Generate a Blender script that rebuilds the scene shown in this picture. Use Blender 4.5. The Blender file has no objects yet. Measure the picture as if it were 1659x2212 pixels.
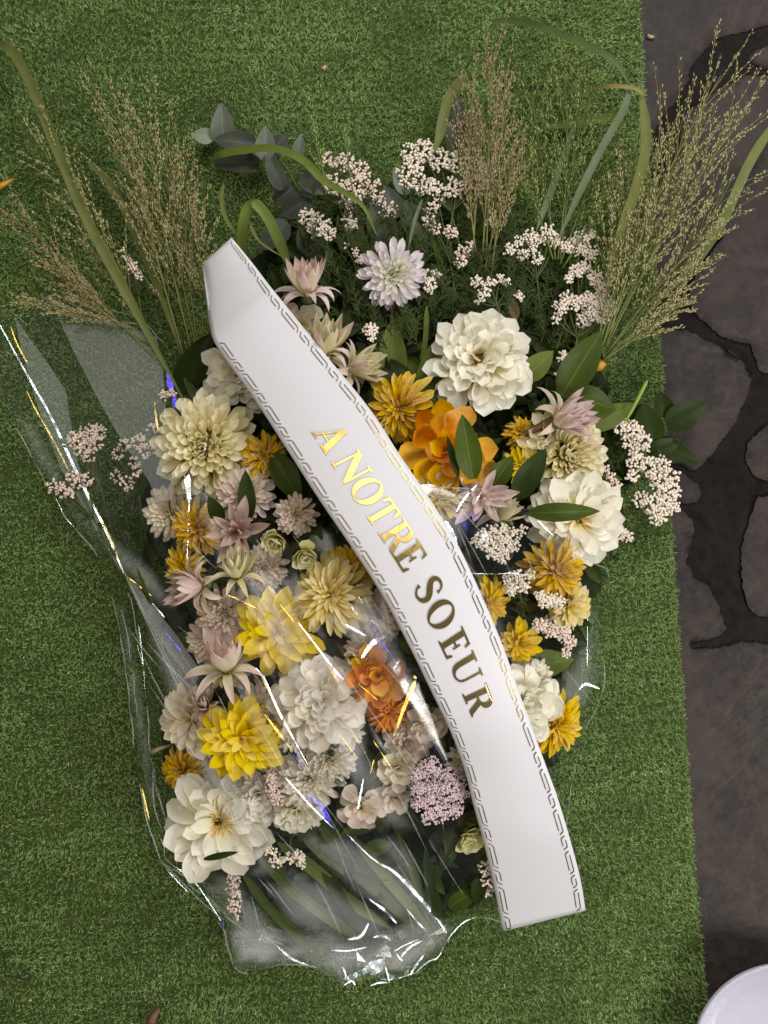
import bpy, math, random
import numpy as np
from mathutils import Vector, Matrix, noise
from mathutils.geometry import tessellate_polygon, delaunay_2d_cdt

random.seed(7)
RNG = np.random.default_rng(7)
S = bpy.context.scene
COL = S.collection

# ------------------------------------------------------------------ camera, world, lamps
CAMH, GW, GH = 1.25, 0.90, 1.20          # camera height, width and height of ground in view (metres)
PX = GW / 1659.0                          # metres on the ground per plan unit

cam = bpy.data.cameras.new('camera')
cam.sensor_fit = 'VERTICAL'
cam.sensor_height = 24.0
cam.lens = 24.0 * CAMH / GH
cam.clip_start, cam.clip_end = 0.01, 50
camo = bpy.data.objects.new('camera', cam)
camo.location = (0, 0, CAMH)
COL.objects.link(camo)
S.camera = camo

w = bpy.data.worlds.new('World')
S.world = w
w.use_nodes = True
bg = w.node_tree.nodes['Background']
bg.inputs[0].default_value = (0.95, 0.97, 1.0, 1)
bg.inputs[1].default_value = 0.10
S.view_settings.view_transform = 'Standard'
S.view_settings.look = 'None'
S.view_settings.exposure = 0.36
S.view_settings.gamma = 1.0
S.cycles.use_denoising = True
S.cycles.max_bounces = 8
S.cycles.diffuse_bounces = 3
S.cycles.glossy_bounces = 4
S.cycles.transmission_bounces = 4
S.cycles.transparent_max_bounces = 16
S.cycles.caustics_reflective = False
S.cycles.caustics_refractive = False
S.cycles.sample_clamp_indirect = 4.0


def lamp(name, loc, aim, sx, sy, radiance, color):
    l = bpy.data.lights.new(name, 'AREA')
    l.shape = 'RECTANGLE'
    l.size, l.size_y = sx, sy
    l.energy = radiance * math.pi * sx * sy
    l.color = color
    o = bpy.data.objects.new(name, l)
    o.location = loc
    o.rotation_euler = (Vector(loc) - Vector(aim)).to_track_quat('Z', 'Y').to_euler()
    COL.objects.link(o)
    return Vector(loc)


lamp('shop_lamp', (1.30, -0.95, 1.20), (0.15, -0.2, 0), 0.6, 0.6, 17.0, (1.0, 0.955, 0.90))
lamp('shop_lamp', (0.60, 1.30, 1.40), (0.1, 0.2, 0), 0.6, 0.6, 14.0, (1.0, 0.97, 0.90))
lamp('warm_lamp', (-1.7, -0.5, 1.5), (-0.1, 0, 0), 0.5, 0.5, 4.0, (1.0, 0.82, 0.52))
SOFT = lamp('soft_fill', (-0.30, 0.95, 2.3), (0, 0, 0), 1.5, 1.1, 1.9, (1.0, 0.96, 0.90))  # soft fill added overhead for the film and foil to mirror
WHITE = lamp('white_tube', (1.25, 0.05, 2.0), (0, 0, 0), 0.10, 0.30, 26.0, (0.84, 0.96, 1.0))
GOLD = lamp('amber_bulb', (-0.95, -0.75, 1.9), (0, 0, 0), 0.09, 0.22, 24.0, (1.0, 0.66, 0.12))
BLUE = lamp('blue_tube', (1.05, 0.75, 1.9), (0, 0, 0), 0.09, 0.22, 22.0, (0.10, 0.06, 1.0))


def P(u, v, z=0.0):
    k = (CAMH - z) / CAMH
    return Vector(((u / 1659.0 - 0.5) * GW * k, (0.5 - v / 2212.0) * GH * k, z))


def dome(u, v):
    e = ((u - 790) / 560.0) ** 2 + ((v - 1230) / 790.0) ** 2
    return 0.03 + 0.125 * max(0.0, 1 - e) ** 0.7


# ------------------------------------------------------------------ helpers
def put(o, parent=None):
    COL.objects.link(o)
    if parent is not None:
        o.parent = parent
    return o


def tag(o, label=None, cat=None, group=None, kind=None):
    if label: o['label'] = label
    if cat: o['category'] = cat
    if group: o['group'] = group
    if kind: o['kind'] = kind
    return o


def make_mesh(name, verts, faces, mat=None, smooth=True, uv=None):
    me = bpy.data.meshes.new(name)
    me.from_pydata([tuple(p) for p in verts], [], [tuple(f) for f in faces])
    if mat: me.materials.append(mat)
    if smooth and len(me.polygons):
        me.polygons.foreach_set('use_smooth', [True] * len(me.polygons))
    if uv is not None:
        l = me.uv_layers.new(name='UVMap')
        idx = np.empty(len(me.loops), dtype=np.int32)
        me.loops.foreach_get('vertex_index', idx)
        l.data.foreach_set('uv', np.asarray(uv, dtype=np.float32)[idx].ravel())
    me.update()
    return me


def obj(name, me, parent=None, loc=None):
    o = bpy.data.objects.new(name, me)
    if loc is not None: o.location = loc
    return put(o, parent)


def empty(name, loc, rot=None):
    o = bpy.data.objects.new(name, None)
    o.empty_display_size = 0.01
    o.location = loc
    if rot is not None:
        o.rotation_mode = 'QUATERNION'
        o.rotation_quaternion = rot
    return put(o)


class MB:
    """collects pieces of one mesh (world coordinates), optional uv"""
    def __init__(self):
        self.v, self.f, self.uv = [], [], []

    def add(self, verts, faces, uv=None):
        n = len(self.v)
        self.v.extend(verts)
        self.f.extend([tuple(i + n for i in f) for f in faces])
        self.uv.extend(uv if uv is not None else [(0.5, 0.5)] * len(verts))

    def build(self, name, mat, parent=None, origin=None, smooth=True):
        if parent is not None and origin is None:
            origin = parent.location
        og = Vector(origin) if origin is not None else Vector((0, 0, 0))
        me = make_mesh(name, [Vector(p) - og for p in self.v], self.f, mat, smooth, self.uv)
        return obj(name, me, parent, None if parent is not None else og)


def facing_up(vs, fs):
    out = []
    for f in fs:
        a, b, c = Vector(vs[f[0]]), Vector(vs[f[1]]), Vector(vs[f[2]])
        out.append(tuple(f) if (b - a).cross(c - a).z >= 0 else tuple(reversed(f)))
    return out


def crom(pts, n=6):
    """Catmull-Rom through tuples of any length"""
    pts = [np.array(p, dtype=float) for p in pts]
    if len(pts) < 3:
        return [pts[0] + (pts[-1] - pts[0]) * i / n for i in range(n + 1)]
    out = []
    q = [2 * pts[0] - pts[1]] + pts + [2 * pts[-1] - pts[-2]]
    for i in range(1, len(q) - 2):
        p0, p1, p2, p3 = q[i - 1], q[i], q[i + 1], q[i + 2]
        for k in range(n):
            t = k / n
            out.append(0.5 * (2 * p1 + (p2 - p0) * t + (2 * p0 - 5 * p1 + 4 * p2 - p3) * t * t + (3 * p1 - p0 - 3 * p2 + p3) * t ** 3))
    out.append(pts[-1])
    return out


def tube(mb, path, radii, seg=5):
    path = [Vector(p) for p in path]
    n = len(path)
    if not hasattr(radii, '__len__'): radii = [radii] * n
    vs, fs, uv = [], [], []
    ref = Vector((0.3, 0.2, 1)).normalized()
    for i, p in enumerate(path):
        t = (path[min(i + 1, n - 1)] - path[max(i - 1, 0)])
        if t.length < 1e-9: t = Vector((0, 0, 1))
        t.normalize()
        a = t.cross(ref)
        if a.length < 1e-3: a = t.cross(Vector((1, 0, 0)))
        a.normalize()
        b = t.cross(a)
        for k in range(seg):
            an = 2 * math.pi * k / seg
            vs.append(p + (a * math.cos(an) + b * math.sin(an)) * radii[i])
            uv.append((k / seg, i / max(1, n - 1)))
    for i in range(n - 1):
        for k in range(seg):
            k2 = (k + 1) % seg
            fs.append((i * seg + k, i * seg + k2, (i + 1) * seg + k2, (i + 1) * seg + k))
    fs.append(tuple(range(seg - 1, -1, -1)))
    fs.append(tuple((n - 1) * seg + k for k in range(seg)))
    mb.add(vs, fs, uv)


def ico(level=1):
    t = (1 + 5 ** 0.5) / 2
    v = [Vector(p).normalized() for p in [(-1, t, 0), (1, t, 0), (-1, -t, 0), (1, -t, 0), (0, -1, t), (0, 1, t), (0, -1, -t), (0, 1, -t), (t, 0, -1), (t, 0, 1), (-t, 0, -1), (-t, 0, 1)]]
    f = [(0, 11, 5), (0, 5, 1), (0, 1, 7), (0, 7, 10), (0, 10, 11), (1, 5, 9), (5, 11, 4), (11, 10, 2), (10, 7, 6), (7, 1, 8), (3, 9, 4), (3, 4, 2), (3, 2, 6), (3, 6, 8), (3, 8, 9), (4, 9, 5), (2, 4, 11), (6, 2, 10), (8, 6, 7), (9, 8, 1)]
    for _ in range(level):
        c, nf = {}, []
        def mid(a, b):
            k = (min(a, b), max(a, b))
            if k not in c:
                v.append(((v[a] + v[b]) / 2).normalized()); c[k] = len(v) - 1
            return c[k]
        for a, b, d in f:
            x, y, z = mid(a, b), mid(b, d), mid(d, a)
            nf += [(a, x, z), (b, y, x), (d, z, y), (x, y, z)]
        f = nf
    return v, f


ICO1, ICO0 = ico(1), ico(0)


# ------------------------------------------------------------------ materials
class NT:
    def __init__(self, name):
        self.m = bpy.data.materials.new(name)
        self.m.use_nodes = True
        self.t = self.m.node_tree
        self.t.nodes.clear()
        self.out = self.n('ShaderNodeOutputMaterial')

    def n(self, kind, **kw):
        nd = self.t.nodes.new(kind)
        for k, v in kw.items(): setattr(nd, k, v)
        return nd

    def l(self, a, b): self.t.links.new(a, b)

    def val(self, sock, v):
        if hasattr(v, 'is_output'): self.l(v, sock)
        else: sock.default_value = v

    def math(self, op, a, b=0.0, c=None, clamp=False):
        nd = self.n('ShaderNodeMath', operation=op); nd.use_clamp = clamp
        self.val(nd.inputs[0], a); self.val(nd.inputs[1], b)
        if c is not None: self.val(nd.inputs[2], c)
        return nd.outputs[0]

    def mix(self, fac, a, b, blend='MIX'):
        nd = self.n('ShaderNodeMix', data_type='RGBA', blend_type=blend)
        self.val(nd.inputs['Factor'], fac)
        self.val(nd.inputs[6], a if hasattr(a, 'is_output') else (*a[:3], 1))
        self.val(nd.inputs[7], b if hasattr(b, 'is_output') else (*b[:3], 1))
        return nd.outputs[2]

    def ramp(self, fac, stops):
        nd = self.n('ShaderNodeValToRGB')
        e = nd.color_ramp.elements
        while len(e) < len(stops): e.new(0.5)
        for el, (p, c) in zip(e, stops):
            el.position = p; el.color = (*c[:3], 1)
        self.val(nd.inputs[0], fac)
        return nd.outputs[0]

    def noise(self, scale, vec=None, detail=3.0, rough=0.55, dist=0.0):
        nd = self.n('ShaderNodeTexNoise')
        nd.inputs['Scale'].default_value = scale
        nd.inputs['Detail'].default_value = detail
        nd.inputs['Roughness'].default_value = rough
        nd.inputs['Distortion'].default_value = dist
        if vec is not None: self.l(vec, nd.inputs['Vector'])
        return nd.outputs['Fac']

    def coord(self, which='Object'):
        return self.n('ShaderNodeTexCoord').outputs[which]

    def mapping(self, vec, scale):
        nd = self.n('ShaderNodeMapping')
        nd.inputs['Scale'].default_value = scale
        self.l(vec, nd.inputs['Vector'])
        return nd.outputs[0]

    def bump(self, h, strength=0.3, dist=0.001):
        nd = self.n('ShaderNodeBump')
        nd.inputs['Strength'].default_value = strength
        nd.inputs['Distance'].default_value = dist
        self.l(h, nd.inputs['Height'])
        return nd.outputs[0]

    def principled(self, color, rough=0.5, spec=0.4, normal=None, metallic=0.0):
        p = self.n('ShaderNodeBsdfPrincipled')
        self.val(p.inputs['Base Color'], color if hasattr(color, 'is_output') else (*color[:3], 1))
        self.val(p.inputs['Roughness'], rough)
        p.inputs['Specular IOR Level'].default_value = spec
        p.inputs['Metallic'].default_value = metallic
        if normal is not None: self.l(normal, p.inputs['Normal'])
        return p

    def finish(self, shader):
        self.l(shader.outputs[0] if hasattr(shader, 'outputs') else shader, self.out.inputs[0])
        return self.m


def thin(nt, color, rough, spec, trans, normal=None):
    """thin leaf or petal: principled with some light let through"""
    p = nt.principled(color, rough, spec, normal)
    t = nt.n('ShaderNodeBsdfTranslucent')
    nt.val(t.inputs[0], color)
    mx = nt.n('ShaderNodeMixShader')
    mx.inputs[0].default_value = trans
    nt.l(p.outputs[0], mx.inputs[1]); nt.l(t.outputs[0], mx.inputs[2])
    return nt.finish(mx)


def mat_petal(name, base, mid, tip, streak=None, trans=0.33, amount=0.75):
    nt = NT(name)
    uv = nt.coord('UV')
    sp = nt.n('ShaderNodeSeparateXYZ'); nt.l(uv, sp.inputs[0])
    c = nt.ramp(sp.outputs[1], [(0.0, base), (0.5, mid), (1.0, tip)])
    rnd = nt.n('ShaderNodeObjectInfo').outputs['Random']
    veins = nt.noise(1.0, nt.mapping(uv, (22, 1.4, 1)), 2.0, 0.6)
    c = nt.mix(nt.math('MULTIPLY', veins, 0.22), c, (base[0] * .75, base[1] * .72, base[2] * .6))
    if streak:
        blot = nt.noise(1.0, nt.mapping(nt.coord('Object'), (9, 40, 40)), 2.0, 0.6)
        cen = nt.math('SUBTRACT', 0.30, nt.math('ABSOLUTE', nt.math('SUBTRACT', sp.outputs[0], 0.5)))
        k = nt.math('MULTIPLY', nt.math('MULTIPLY', cen, 5.0, clamp=True), nt.math('MULTIPLY_ADD', blot, 7.0, -3.3, clamp=True))
        k = nt.math('MULTIPLY', k, nt.math('MULTIPLY_ADD', rnd, 1.3, 0.0, clamp=True))
        c = nt.mix(nt.math('MULTIPLY', k, amount), c, streak)
    # wilted or sun-marked tips, a little different petal to petal
    spot = nt.noise(60.0, nt.coord('Object'), 3.0, 0.6)
    wilt = nt.math('MULTIPLY', nt.math('MULTIPLY_ADD', spot, 5.0, -3.1, clamp=True), nt.math('MULTIPLY', sp.outputs[1], 0.35))
    c = nt.mix(wilt, c, (tip[0] * .55, tip[1] * .45, tip[2] * .3))
    hs = nt.n('ShaderNodeHueSaturation')
    nt.l(c, hs.inputs['Color'])
    nt.l(nt.math('MULTIPLY_ADD', rnd, 0.10, 0.98), hs.inputs['Value'])
    nt.l(nt.math('MULTIPLY_ADD', rnd, -0.3, 1.15), hs.inputs['Saturation'])
    b = nt.bump(veins, 0.35, 0.0008)
    return thin(nt, hs.outputs[0], 0.72, 0.14, trans, b)


def mat_leaf(name, col, col2, rough=0.4, trans=0.12, midrib=None, spec=0.4):
    nt = NT(name)
    uv = nt.coord('UV')
    sp = nt.n('ShaderNodeSeparateXYZ'); nt.l(uv, sp.inputs[0])
    n1 = nt.noise(55.0, nt.coord('Object'), 4.0, 0.6)
    c = nt.mix(nt.math('MULTIPLY_ADD', n1, 2.2, -0.6, clamp=True), col, col2)
    lines = nt.noise(1.0, nt.mapping(uv, (26, 1.0, 1)), 2.0, 0.5)
    c = nt.mix(nt.math('MULTIPLY', lines, 0.25), c, (col[0] * .6, col[1] * .6, col[2] * .6))
    if midrib:
        d = nt.math('ABSOLUTE', nt.math('SUBTRACT', sp.outputs[0], 0.5))
        k = nt.math('MULTIPLY_ADD', d, -32.0, 1.0, clamp=True)
        c = nt.mix(nt.math('MULTIPLY', k, 0.7), c, midrib)
    rnd = nt.n('ShaderNodeObjectInfo').outputs['Random']
    hs = nt.n('ShaderNodeHueSaturation')
    nt.l(c, hs.inputs['Color'])
    nt.l(nt.math('MULTIPLY_ADD', rnd, 0.3, 0.85), hs.inputs['Value'])
    return thin(nt, hs.outputs[0], rough, spec, trans, nt.bump(lines, 0.25, 0.0006))


def mat_plain(name, col, rough=0.6, spec=0.3, col2=None, scale=80.0):
    nt = NT(name)
    c = nt.mix(nt.noise(scale, nt.coord('Object'), 4.0, 0.6), col, col2 or tuple(x * .7 for x in col))
    return nt.finish(nt.principled(c, rough, spec))


M = {}
M['cream'] = mat_petal('cream_petal', (.84, .68, .22), (.90, .84, .55), (.92, .88, .70))
M['white'] = mat_petal('white_petal', (.90, .82, .36), (.93, .90, .76), (.94, .92, .85))
M['warmwhite'] = mat_petal('warm_white_petal', (.80, .64, .32), (.88, .80, .62), (.90, .84, .72))
M['lilac'] = mat_petal('lilac_white_petal', (.74, .80, .34), (.90, .89, .84), (.80, .70, .80))
M['lilacouter'] = mat_petal('lilac_petal', (.88, .85, .78), (.88, .82, .85), (.84, .74, .82))
M['blush'] = mat_petal('blush_petal', (.78, .66, .40), (.87, .73, .63), (.88, .77, .69))
M['pinkwhite'] = mat_petal('pinkish_white_petal', (.84, .77, .52), (.90, .84, .73), (.91, .86, .79))
M['yellow'] = mat_petal('yellow_petal', (.74, .46, .02), (.86, .60, .03), (.90, .66, .07), (.42, .13, .02), amount=.5)
M['brightyellow'] = mat_petal('bright_yellow_petal', (.80, .56, .01), (.88, .68, .02), (.90, .72, .07), (.55, .28, .02), amount=.35)
M['streaked'] = mat_petal('red_streaked_yellow_petal', (.66, .38, .03), (.82, .54, .05), (.88, .62, .10), (.28, .035, .04), amount=.85)
M['paleyellow'] = mat_petal('pale_yellow_petal', (.72, .54, .10), (.82, .68, .26), (.86, .75, .40), (.40, .20, .10), amount=.4)
M['orange'] = mat_petal('orange_petal', (.92, .50, .01), (.93, .52, .015), (.94, .58, .035), (.85, .20, .04), amount=.6)
M['deeporange'] = mat_petal('deep_orange_petal', (.90, .44, .03), (.88, .38, .05), (.86, .33, .09), (.7, .14, .04))
M['bride'] = mat_petal('pale_pink_bract', (.70, .64, .32), (.84, .74, .60), (.82, .60, .56), (.70, .26, .28), amount=.6)
M['bridegreen'] = mat_petal('greenish_cream_bract', (.62, .60, .24), (.80, .76, .44), (.82, .72, .55), (.74, .36, .36), amount=.4)
M['bridepink'] = mat_petal('pink_bract', (.78, .66, .56), (.84, .70, .66), (.80, .62, .62), (.74, .34, .40), amount=.4)
M['mauve'] = mat_petal('dusty_mauve_bract', (.54, .36, .33), (.72, .56, .48), (.72, .57, .50), (.48, .20, .20), amount=.5)
M['greencream'] = mat_petal('greenish_cream_petal', (.56, .54, .12), (.72, .68, .30), (.76, .72, .46))
M['stamen'] = mat_plain('orange_stamen', (.62, .24, .01), .6, .2, (.66, .36, .03))
M['floret'] = mat_plain('yellow_floret', (.60, .38, .10), .7, .2, (.66, .48, .20))
M['brownfloret'] = mat_plain('orange_brown_floret', (.46, .18, .02), .7, .2, (.58, .30, .04))
M['stem'] = mat_plain('green_stem', (.10, .13, .035), .5, .35)
M['brownstem'] = mat_plain('brown_stem', (.20, .13, .06), .6, .3)
M['purplestem'] = mat_plain('purple_stem', (.10, .035, .035), .45, .4)
M['limestem'] = mat_plain('lime_stem', (.30, .42, .06), .45, .4)
M['bud'] = mat_plain('cream_bud', (.80, .70, .56), .6, .25, (.86, .78, .68), 200)
M['budpink'] = mat_plain('pinkish_bud', (.74, .57, .47), .6, .25, (.84, .72, .62), 200)
M['budmauve'] = mat_plain('mauve_floret', (.62, .47, .49), .7, .15, (.72, .59, .60), 200)
M['needle'] = mat_leaf('needle_leaf', (.040, .062, .015), (.065, .092, .024), .55, .08, spec=.12)
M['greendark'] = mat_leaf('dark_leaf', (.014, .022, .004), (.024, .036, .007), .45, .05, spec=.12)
M['leaf'] = mat_leaf('green_leaf', (.046, .074, .009), (.070, .100, .015), .42, .12, (.16, .19, .06), .12)
M['leaflight'] = mat_leaf('light_green_leaf', (.115, .155, .026), (.15, .19, .040), .46, .18, (.22, .26, .09), .12)
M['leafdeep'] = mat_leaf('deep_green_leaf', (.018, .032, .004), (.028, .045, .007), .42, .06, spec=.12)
M['euca'] = mat_leaf('grey_green_leaf', (.12, .14, .105), (.17, .19, .145), .55, .1, (.28, .31, .26), .25)
M['eucadark'] = mat_leaf('dark_grey_leaf', (.050, .060, .043), (.078, .09, .065), .5, .08, (.13, .15, .12), .25)
M['eucapale'] = mat_leaf('pale_grey_green_leaf', (.24, .30, .20), (.30, .36, .25), .5, .15, (.42, .46, .36), .25)
M['blade'] = mat_leaf('olive_blade', (.135, .165, .040), (.205, .225, .065), .48, .2, spec=.2)
M['bladegreen'] = mat_leaf('green_blade', (.13, .19, .03), (.19, .25, .05), .45, .2, spec=.2)
M['bladeblue'] = mat_leaf('bluish_blade', (.13, .165, .085), (.18, .21, .12), .48, .15, spec=.22)
M['bladedark'] = mat_leaf('dark_blade', (.07, .11, .03), (.10, .14, .045), .45, .12, spec=.2)
M['bladegold'] = mat_leaf('yellowed_blade', (.28, .22, .05), (.22, .20, .05), .5, .2)
M['awn'] = mat_plain('grass_stalk', (.27, .26, .09), .6, .2)
M['awngreen'] = mat_plain('green_grass_stalk', (.18, .23, .06), .6, .2)
M['spike'] = mat_plain('tan_spikelet', (.60, .55, .29), .65, .2, (.44, .38, .19), 300)
M['spikebrown'] = mat_plain('brown_spikelet', (.54, .43, .25), .65, .2, (.40, .28, .16), 300)
M['spikegreen'] = mat_plain('green_spikelet', (.42, .46, .16), .65, .2, (.30, .36, .11), 300)
M['deadleaf'] = mat_plain('dried_leaf', (.24, .13, .07), .7, .2, (.14, .08, .05))
M['deadpale'] = mat_plain('dried_petal', (.55, .46, .28), .7, .2, (.42, .32, .18))
M['goldpetal'] = mat_plain('fallen_yellow_petal', (.66, .36, .03), .6, .3, (.55, .28, .03))
M['thread'] = mat_plain('dark_thread', (.02, .02, .015), .7, .2)


def mat_turf():
    nt = NT('turf_fibre')
    a = nt.n('ShaderNodeAttribute', attribute_name='shade').outputs['Fac']
    c = nt.ramp(a, [(0.0, (.132, .218, .062)), (0.45, (.268, .418, .134)), (0.85, (.365, .530, .200)), (1.0, (.64, .72, .44))])
    big = nt.noise(7.0, nt.coord('Object'), 4.0, 0.6)
    c = nt.mix(nt.math('MULTIPLY_ADD', big, 1.8, -0.5, clamp=True), c, nt.mix(1.0, c, (.86, .80, .62), 'MULTIPLY'))
    return thin(nt, c, 0.48, 0.3, 0.15)


def mat_turfbase():
    nt = NT('turf_backing')
    c = nt.mix(nt.noise(260.0, nt.coord('Object'), 4.0, 0.7), (.022, .036, .011), (.10, .15, .045))
    return nt.finish(nt.principled(c, 0.9, 0.1))


def mat_stone():
    nt = NT('paving_stone')
    co = nt.coord('Object')
    n1 = nt.noise(9.0, co, 6.0, 0.62, 0.4)
    n2 = nt.noise(75.0, co, 5.0, 0.7)
    n3 = nt.noise(420.0, co, 3.0, 0.7)
    rnd = nt.n('ShaderNodeObjectInfo').outputs['Random']
    c = nt.ramp(n1, [(0.30, (.012, .0092, .0078)), (0.5, (.029, .0228, .0195)), (0.68, (.062, .0485, .041))])
    c = nt.mix(nt.math('MULTIPLY_ADD', n2, 2.2, -0.85, clamp=True), c, (.066, .053, .045))
    c = nt.mix(nt.math('MULTIPLY_ADD', n3, 9.0, -5.9, clamp=True), c, (.17, .145, .125))
    c = nt.mix(nt.math('MULTIPLY', rnd, 0.30), c, (.042, .035, .035))
    vein = nt.math('MULTIPLY_ADD', nt.math('ABSOLUTE', nt.math('SUBTRACT', nt.noise(3.2, co, 4.0, 0.6, 1.2), 0.5)), -55.0, 1.0, clamp=True)
    c = nt.mix(nt.math('MULTIPLY', vein, 0.14), c, (.11, .09, .075))
    damp = nt.math('MULTIPLY_ADD', nt.noise(5.0, co, 5.0, 0.65, 0.6), 7.0, -3.9, clamp=True)
    c = nt.mix(nt.math('MULTIPLY', damp, 0.45), c, (.016, .012, .010))
    h = nt.math('ADD', nt.math('MULTIPLY', n1, 1.0), nt.math('MULTIPLY', n2, 0.35))
    return nt.finish(nt.principled(c, nt.math('MULTIPLY_ADD', n1, 0.5, 0.36), 0.18, nt.bump(h, 0.7, 0.005)))


def mat_joint():
    nt = NT('wet_mortar')
    co = nt.coord('Object')
    n1 = nt.noise(60.0, co, 6.0, 0.7)
    n2 = nt.noise(14.0, co, 4.0, 0.6)
    c = nt.mix(nt.math('MULTIPLY_ADD', n1, 2.0, -0.7, clamp=True), (.0045, .0038, .0034), (.024, .018, .0145))
    return nt.finish(nt.principled(c, nt.math('MULTIPLY_ADD', n2, 0.9, 0.15), 0.10, nt.bump(n1, 0.8, 0.004)))


def mat_film(name, gain=1.4, rough=0.17, wr=0.10, cap=0.10, patchy=False):
    nt = NT(name)
    co = nt.coord('Object')
    mp = nt.n('ShaderNodeMapping'); nt.l(co, mp.inputs['Vector'])
    mp.inputs['Rotation'].default_value = (0, 0, math.radians(58))
    mp.inputs['Scale'].default_value = (7, 60, 20)
    nz = nt.noise(1.0, mp.outputs[0], 3.0, 0.5)
    nm = nt.bump(nz, wr, 0.003)
    fr = nt.n('ShaderNodeFresnel'); fr.inputs['IOR'].default_value = 1.5
    nt.l(nm, fr.inputs['Normal'])
    k = nt.math('MINIMUM', nt.math('MULTIPLY', fr.outputs[0], gain), cap)
    if patchy: k = nt.math('MULTIPLY', k, nt.n('ShaderNodeAttribute', attribute_name='sheen_fade').outputs['Fac'])  # sheen painted to fade out toward the patch border
    tr = nt.n('ShaderNodeBsdfTransparent'); tr.inputs[0].default_value = (.985, .985, .985, 1)
    gl = nt.n('ShaderNodeBsdfGlossy'); gl.inputs['Roughness'].default_value = rough
    gl.inputs['Color'].default_value = (1, 1, 1, 1)
    nt.l(nm, gl.inputs['Normal'])
    m1 = nt.n('ShaderNodeMixShader'); nt.l(k, m1.inputs[0])
    nt.l(tr.outputs[0], m1.inputs[1]); nt.l(gl.outputs[0], m1.inputs[2])
    return nt.finish(m1)


def mat_ribbon():
    nt = NT('white_satin_ribbon')
    n1 = nt.noise(14.0, nt.coord('Object'), 2.0, 0.5)
    c = nt.mix(n1, (.725, .71, .745), (.71, .71, .745))
    return nt.finish(nt.principled(c, 0.42, 0.35))


def mat_foil():
    nt = NT('gold_foil')
    n1 = nt.noise(1.0, nt.mapping(nt.coord('Object'), (900, 300, 300)), 2.0, 0.5)
    return nt.finish(nt.principled((.82, .60, .20), 0.20, 0.5, nt.bump(n1, 0.06, 0.0004), 1.0))


def mat_bowl():
    nt = NT('white_glaze')
    c = nt.mix(nt.noise(12.0, nt.coord('Object'), 3.0, 0.5), (.50, .49, .57), (.46, .45, .54))
    return nt.finish(nt.principled(c, 0.05, 0.6, nt.bump(nt.noise(55.0, nt.coord('Object'), 2.0, 0.5), 0.3, 0.003)))


M['turf'], M['turfbase'], M['stone'], M['joint'] = mat_turf(), mat_turfbase(), mat_stone(), mat_joint()
M['film'], M['glint_fold'] = mat_film('cellophane'), mat_film('glint_cellophane', 2.6, 0.13, 0.0, 0.45)
M['crease'] = mat_film('soft_glint_cellophane', 1.6, 0.14, 0.0, 0.2)
M['veil'] = mat_film('veil_sheen_cellophane', 1.6, 0.22, 0.10, 0.10, True)
M['panel'] = mat_film('sheen_cellophane', 0.95, 0.20, 0.12, 0.08)
M['ribbon'], M['foil'], M['bowl'] = mat_ribbon(), mat_foil(), mat_bowl()

# ------------------------------------------------------------------ setting: paving
bed = MB()
nx, ny = 60, 120
gv, gf = [], []
for j in range(ny + 1):
    for i in range(nx + 1):
        x, y = 0.25 + 0.75 * i / nx, -0.95 + 1.9 * j / ny
        gv.append(Vector((x, y, -0.0040 + 0.0016 * noise.fractal(Vector((x * 14, y * 14, 3)), 1.0, 2.0, 4))))
for j in range(ny):
    for i in range(nx):
        a = j * (nx + 1) + i
        gf.append((a, a + 1, a + nx + 2, a + nx + 1))
bed.add(gv, gf)
pave = bed.build('pavement', M['joint'], None, (0.5, 0, -0.007))
tag(pave, 'dark wet mortar bed between the irregular paving stones', kind='structure')
# the ground below everything, reaching well outside the picture
gm = make_mesh('ground', [(-3, -3, -.02), (3, -3, -.02), (3, 3, -.02), (-3, 3, -.02)], [(0, 1, 2, 3)], M['joint'], False)
tag(obj('ground', gm), 'dark damp ground under the turf and paving', kind='structure')

STONES = [
    [(1340, -60), (1400, -330), (1900, -330), (1900, -20), (1720, 30), (1659, 52), (1601, 67), (1545, 81), (1517, 115), (1491, 146), (1486, 180), (1449, 233), (1413, 281), (1403, 295), (1380, 330), (1340, 360)],
    [(1618, 121), (1640, 104), (1720, 78), (1900, 50), (1900, 150), (1740, 152), (1659, 147), (1629, 135)],
    [(1900, 180), (1740, 172), (1659, 162), (1607, 160), (1590, 174), (1550, 191), (1514, 222), (1474, 247), (1469, 295), (1472, 323), (1440, 380), (1390, 430), (1390, 620), (1440, 620), (1470, 590), (1540, 505), (1562, 512), (1500, 600), (1484, 640), (1496, 672), (1559, 727), (1622, 744), (1639, 799), (1700, 822), (1900, 840)],
    [(1380, 700), (1432, 706), (1487, 715), (1546, 744), (1601, 782), (1624, 816), (1614, 858), (1584, 921), (1538, 981), (1504, 1016), (1470, 1003), (1380, 990)],
    [(1390, 1010), (1455, 1012), (1482, 1024), (1506, 1046), (1517, 1069), (1504, 1086), (1470, 1088), (1390, 1082)],
    [(1390, 1104), (1475, 1103), (1502, 1128), (1496, 1166), (1481, 1213), (1502, 1251), (1529, 1263), (1555, 1314), (1570, 1360), (1551, 1377), (1491, 1388), (1493, 1403), (1560, 1399), (1601, 1386), (1659, 1392), (1760, 1402), (1900, 1400), (1900, 2560), (1430, 2560), (1400, 1900)],
    [(1900, 1060), (1720, 1062), (1639, 1073), (1618, 1124), (1601, 1187), (1603, 1251), (1618, 1314), (1639, 1331), (1700, 1335), (1900, 1350)],
    [(1900, 862), (1730, 880), (1659, 917), (1618, 955), (1610, 993), (1627, 1027), (1652, 1037), (1760, 1036), (1900, 1030)],
]
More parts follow.
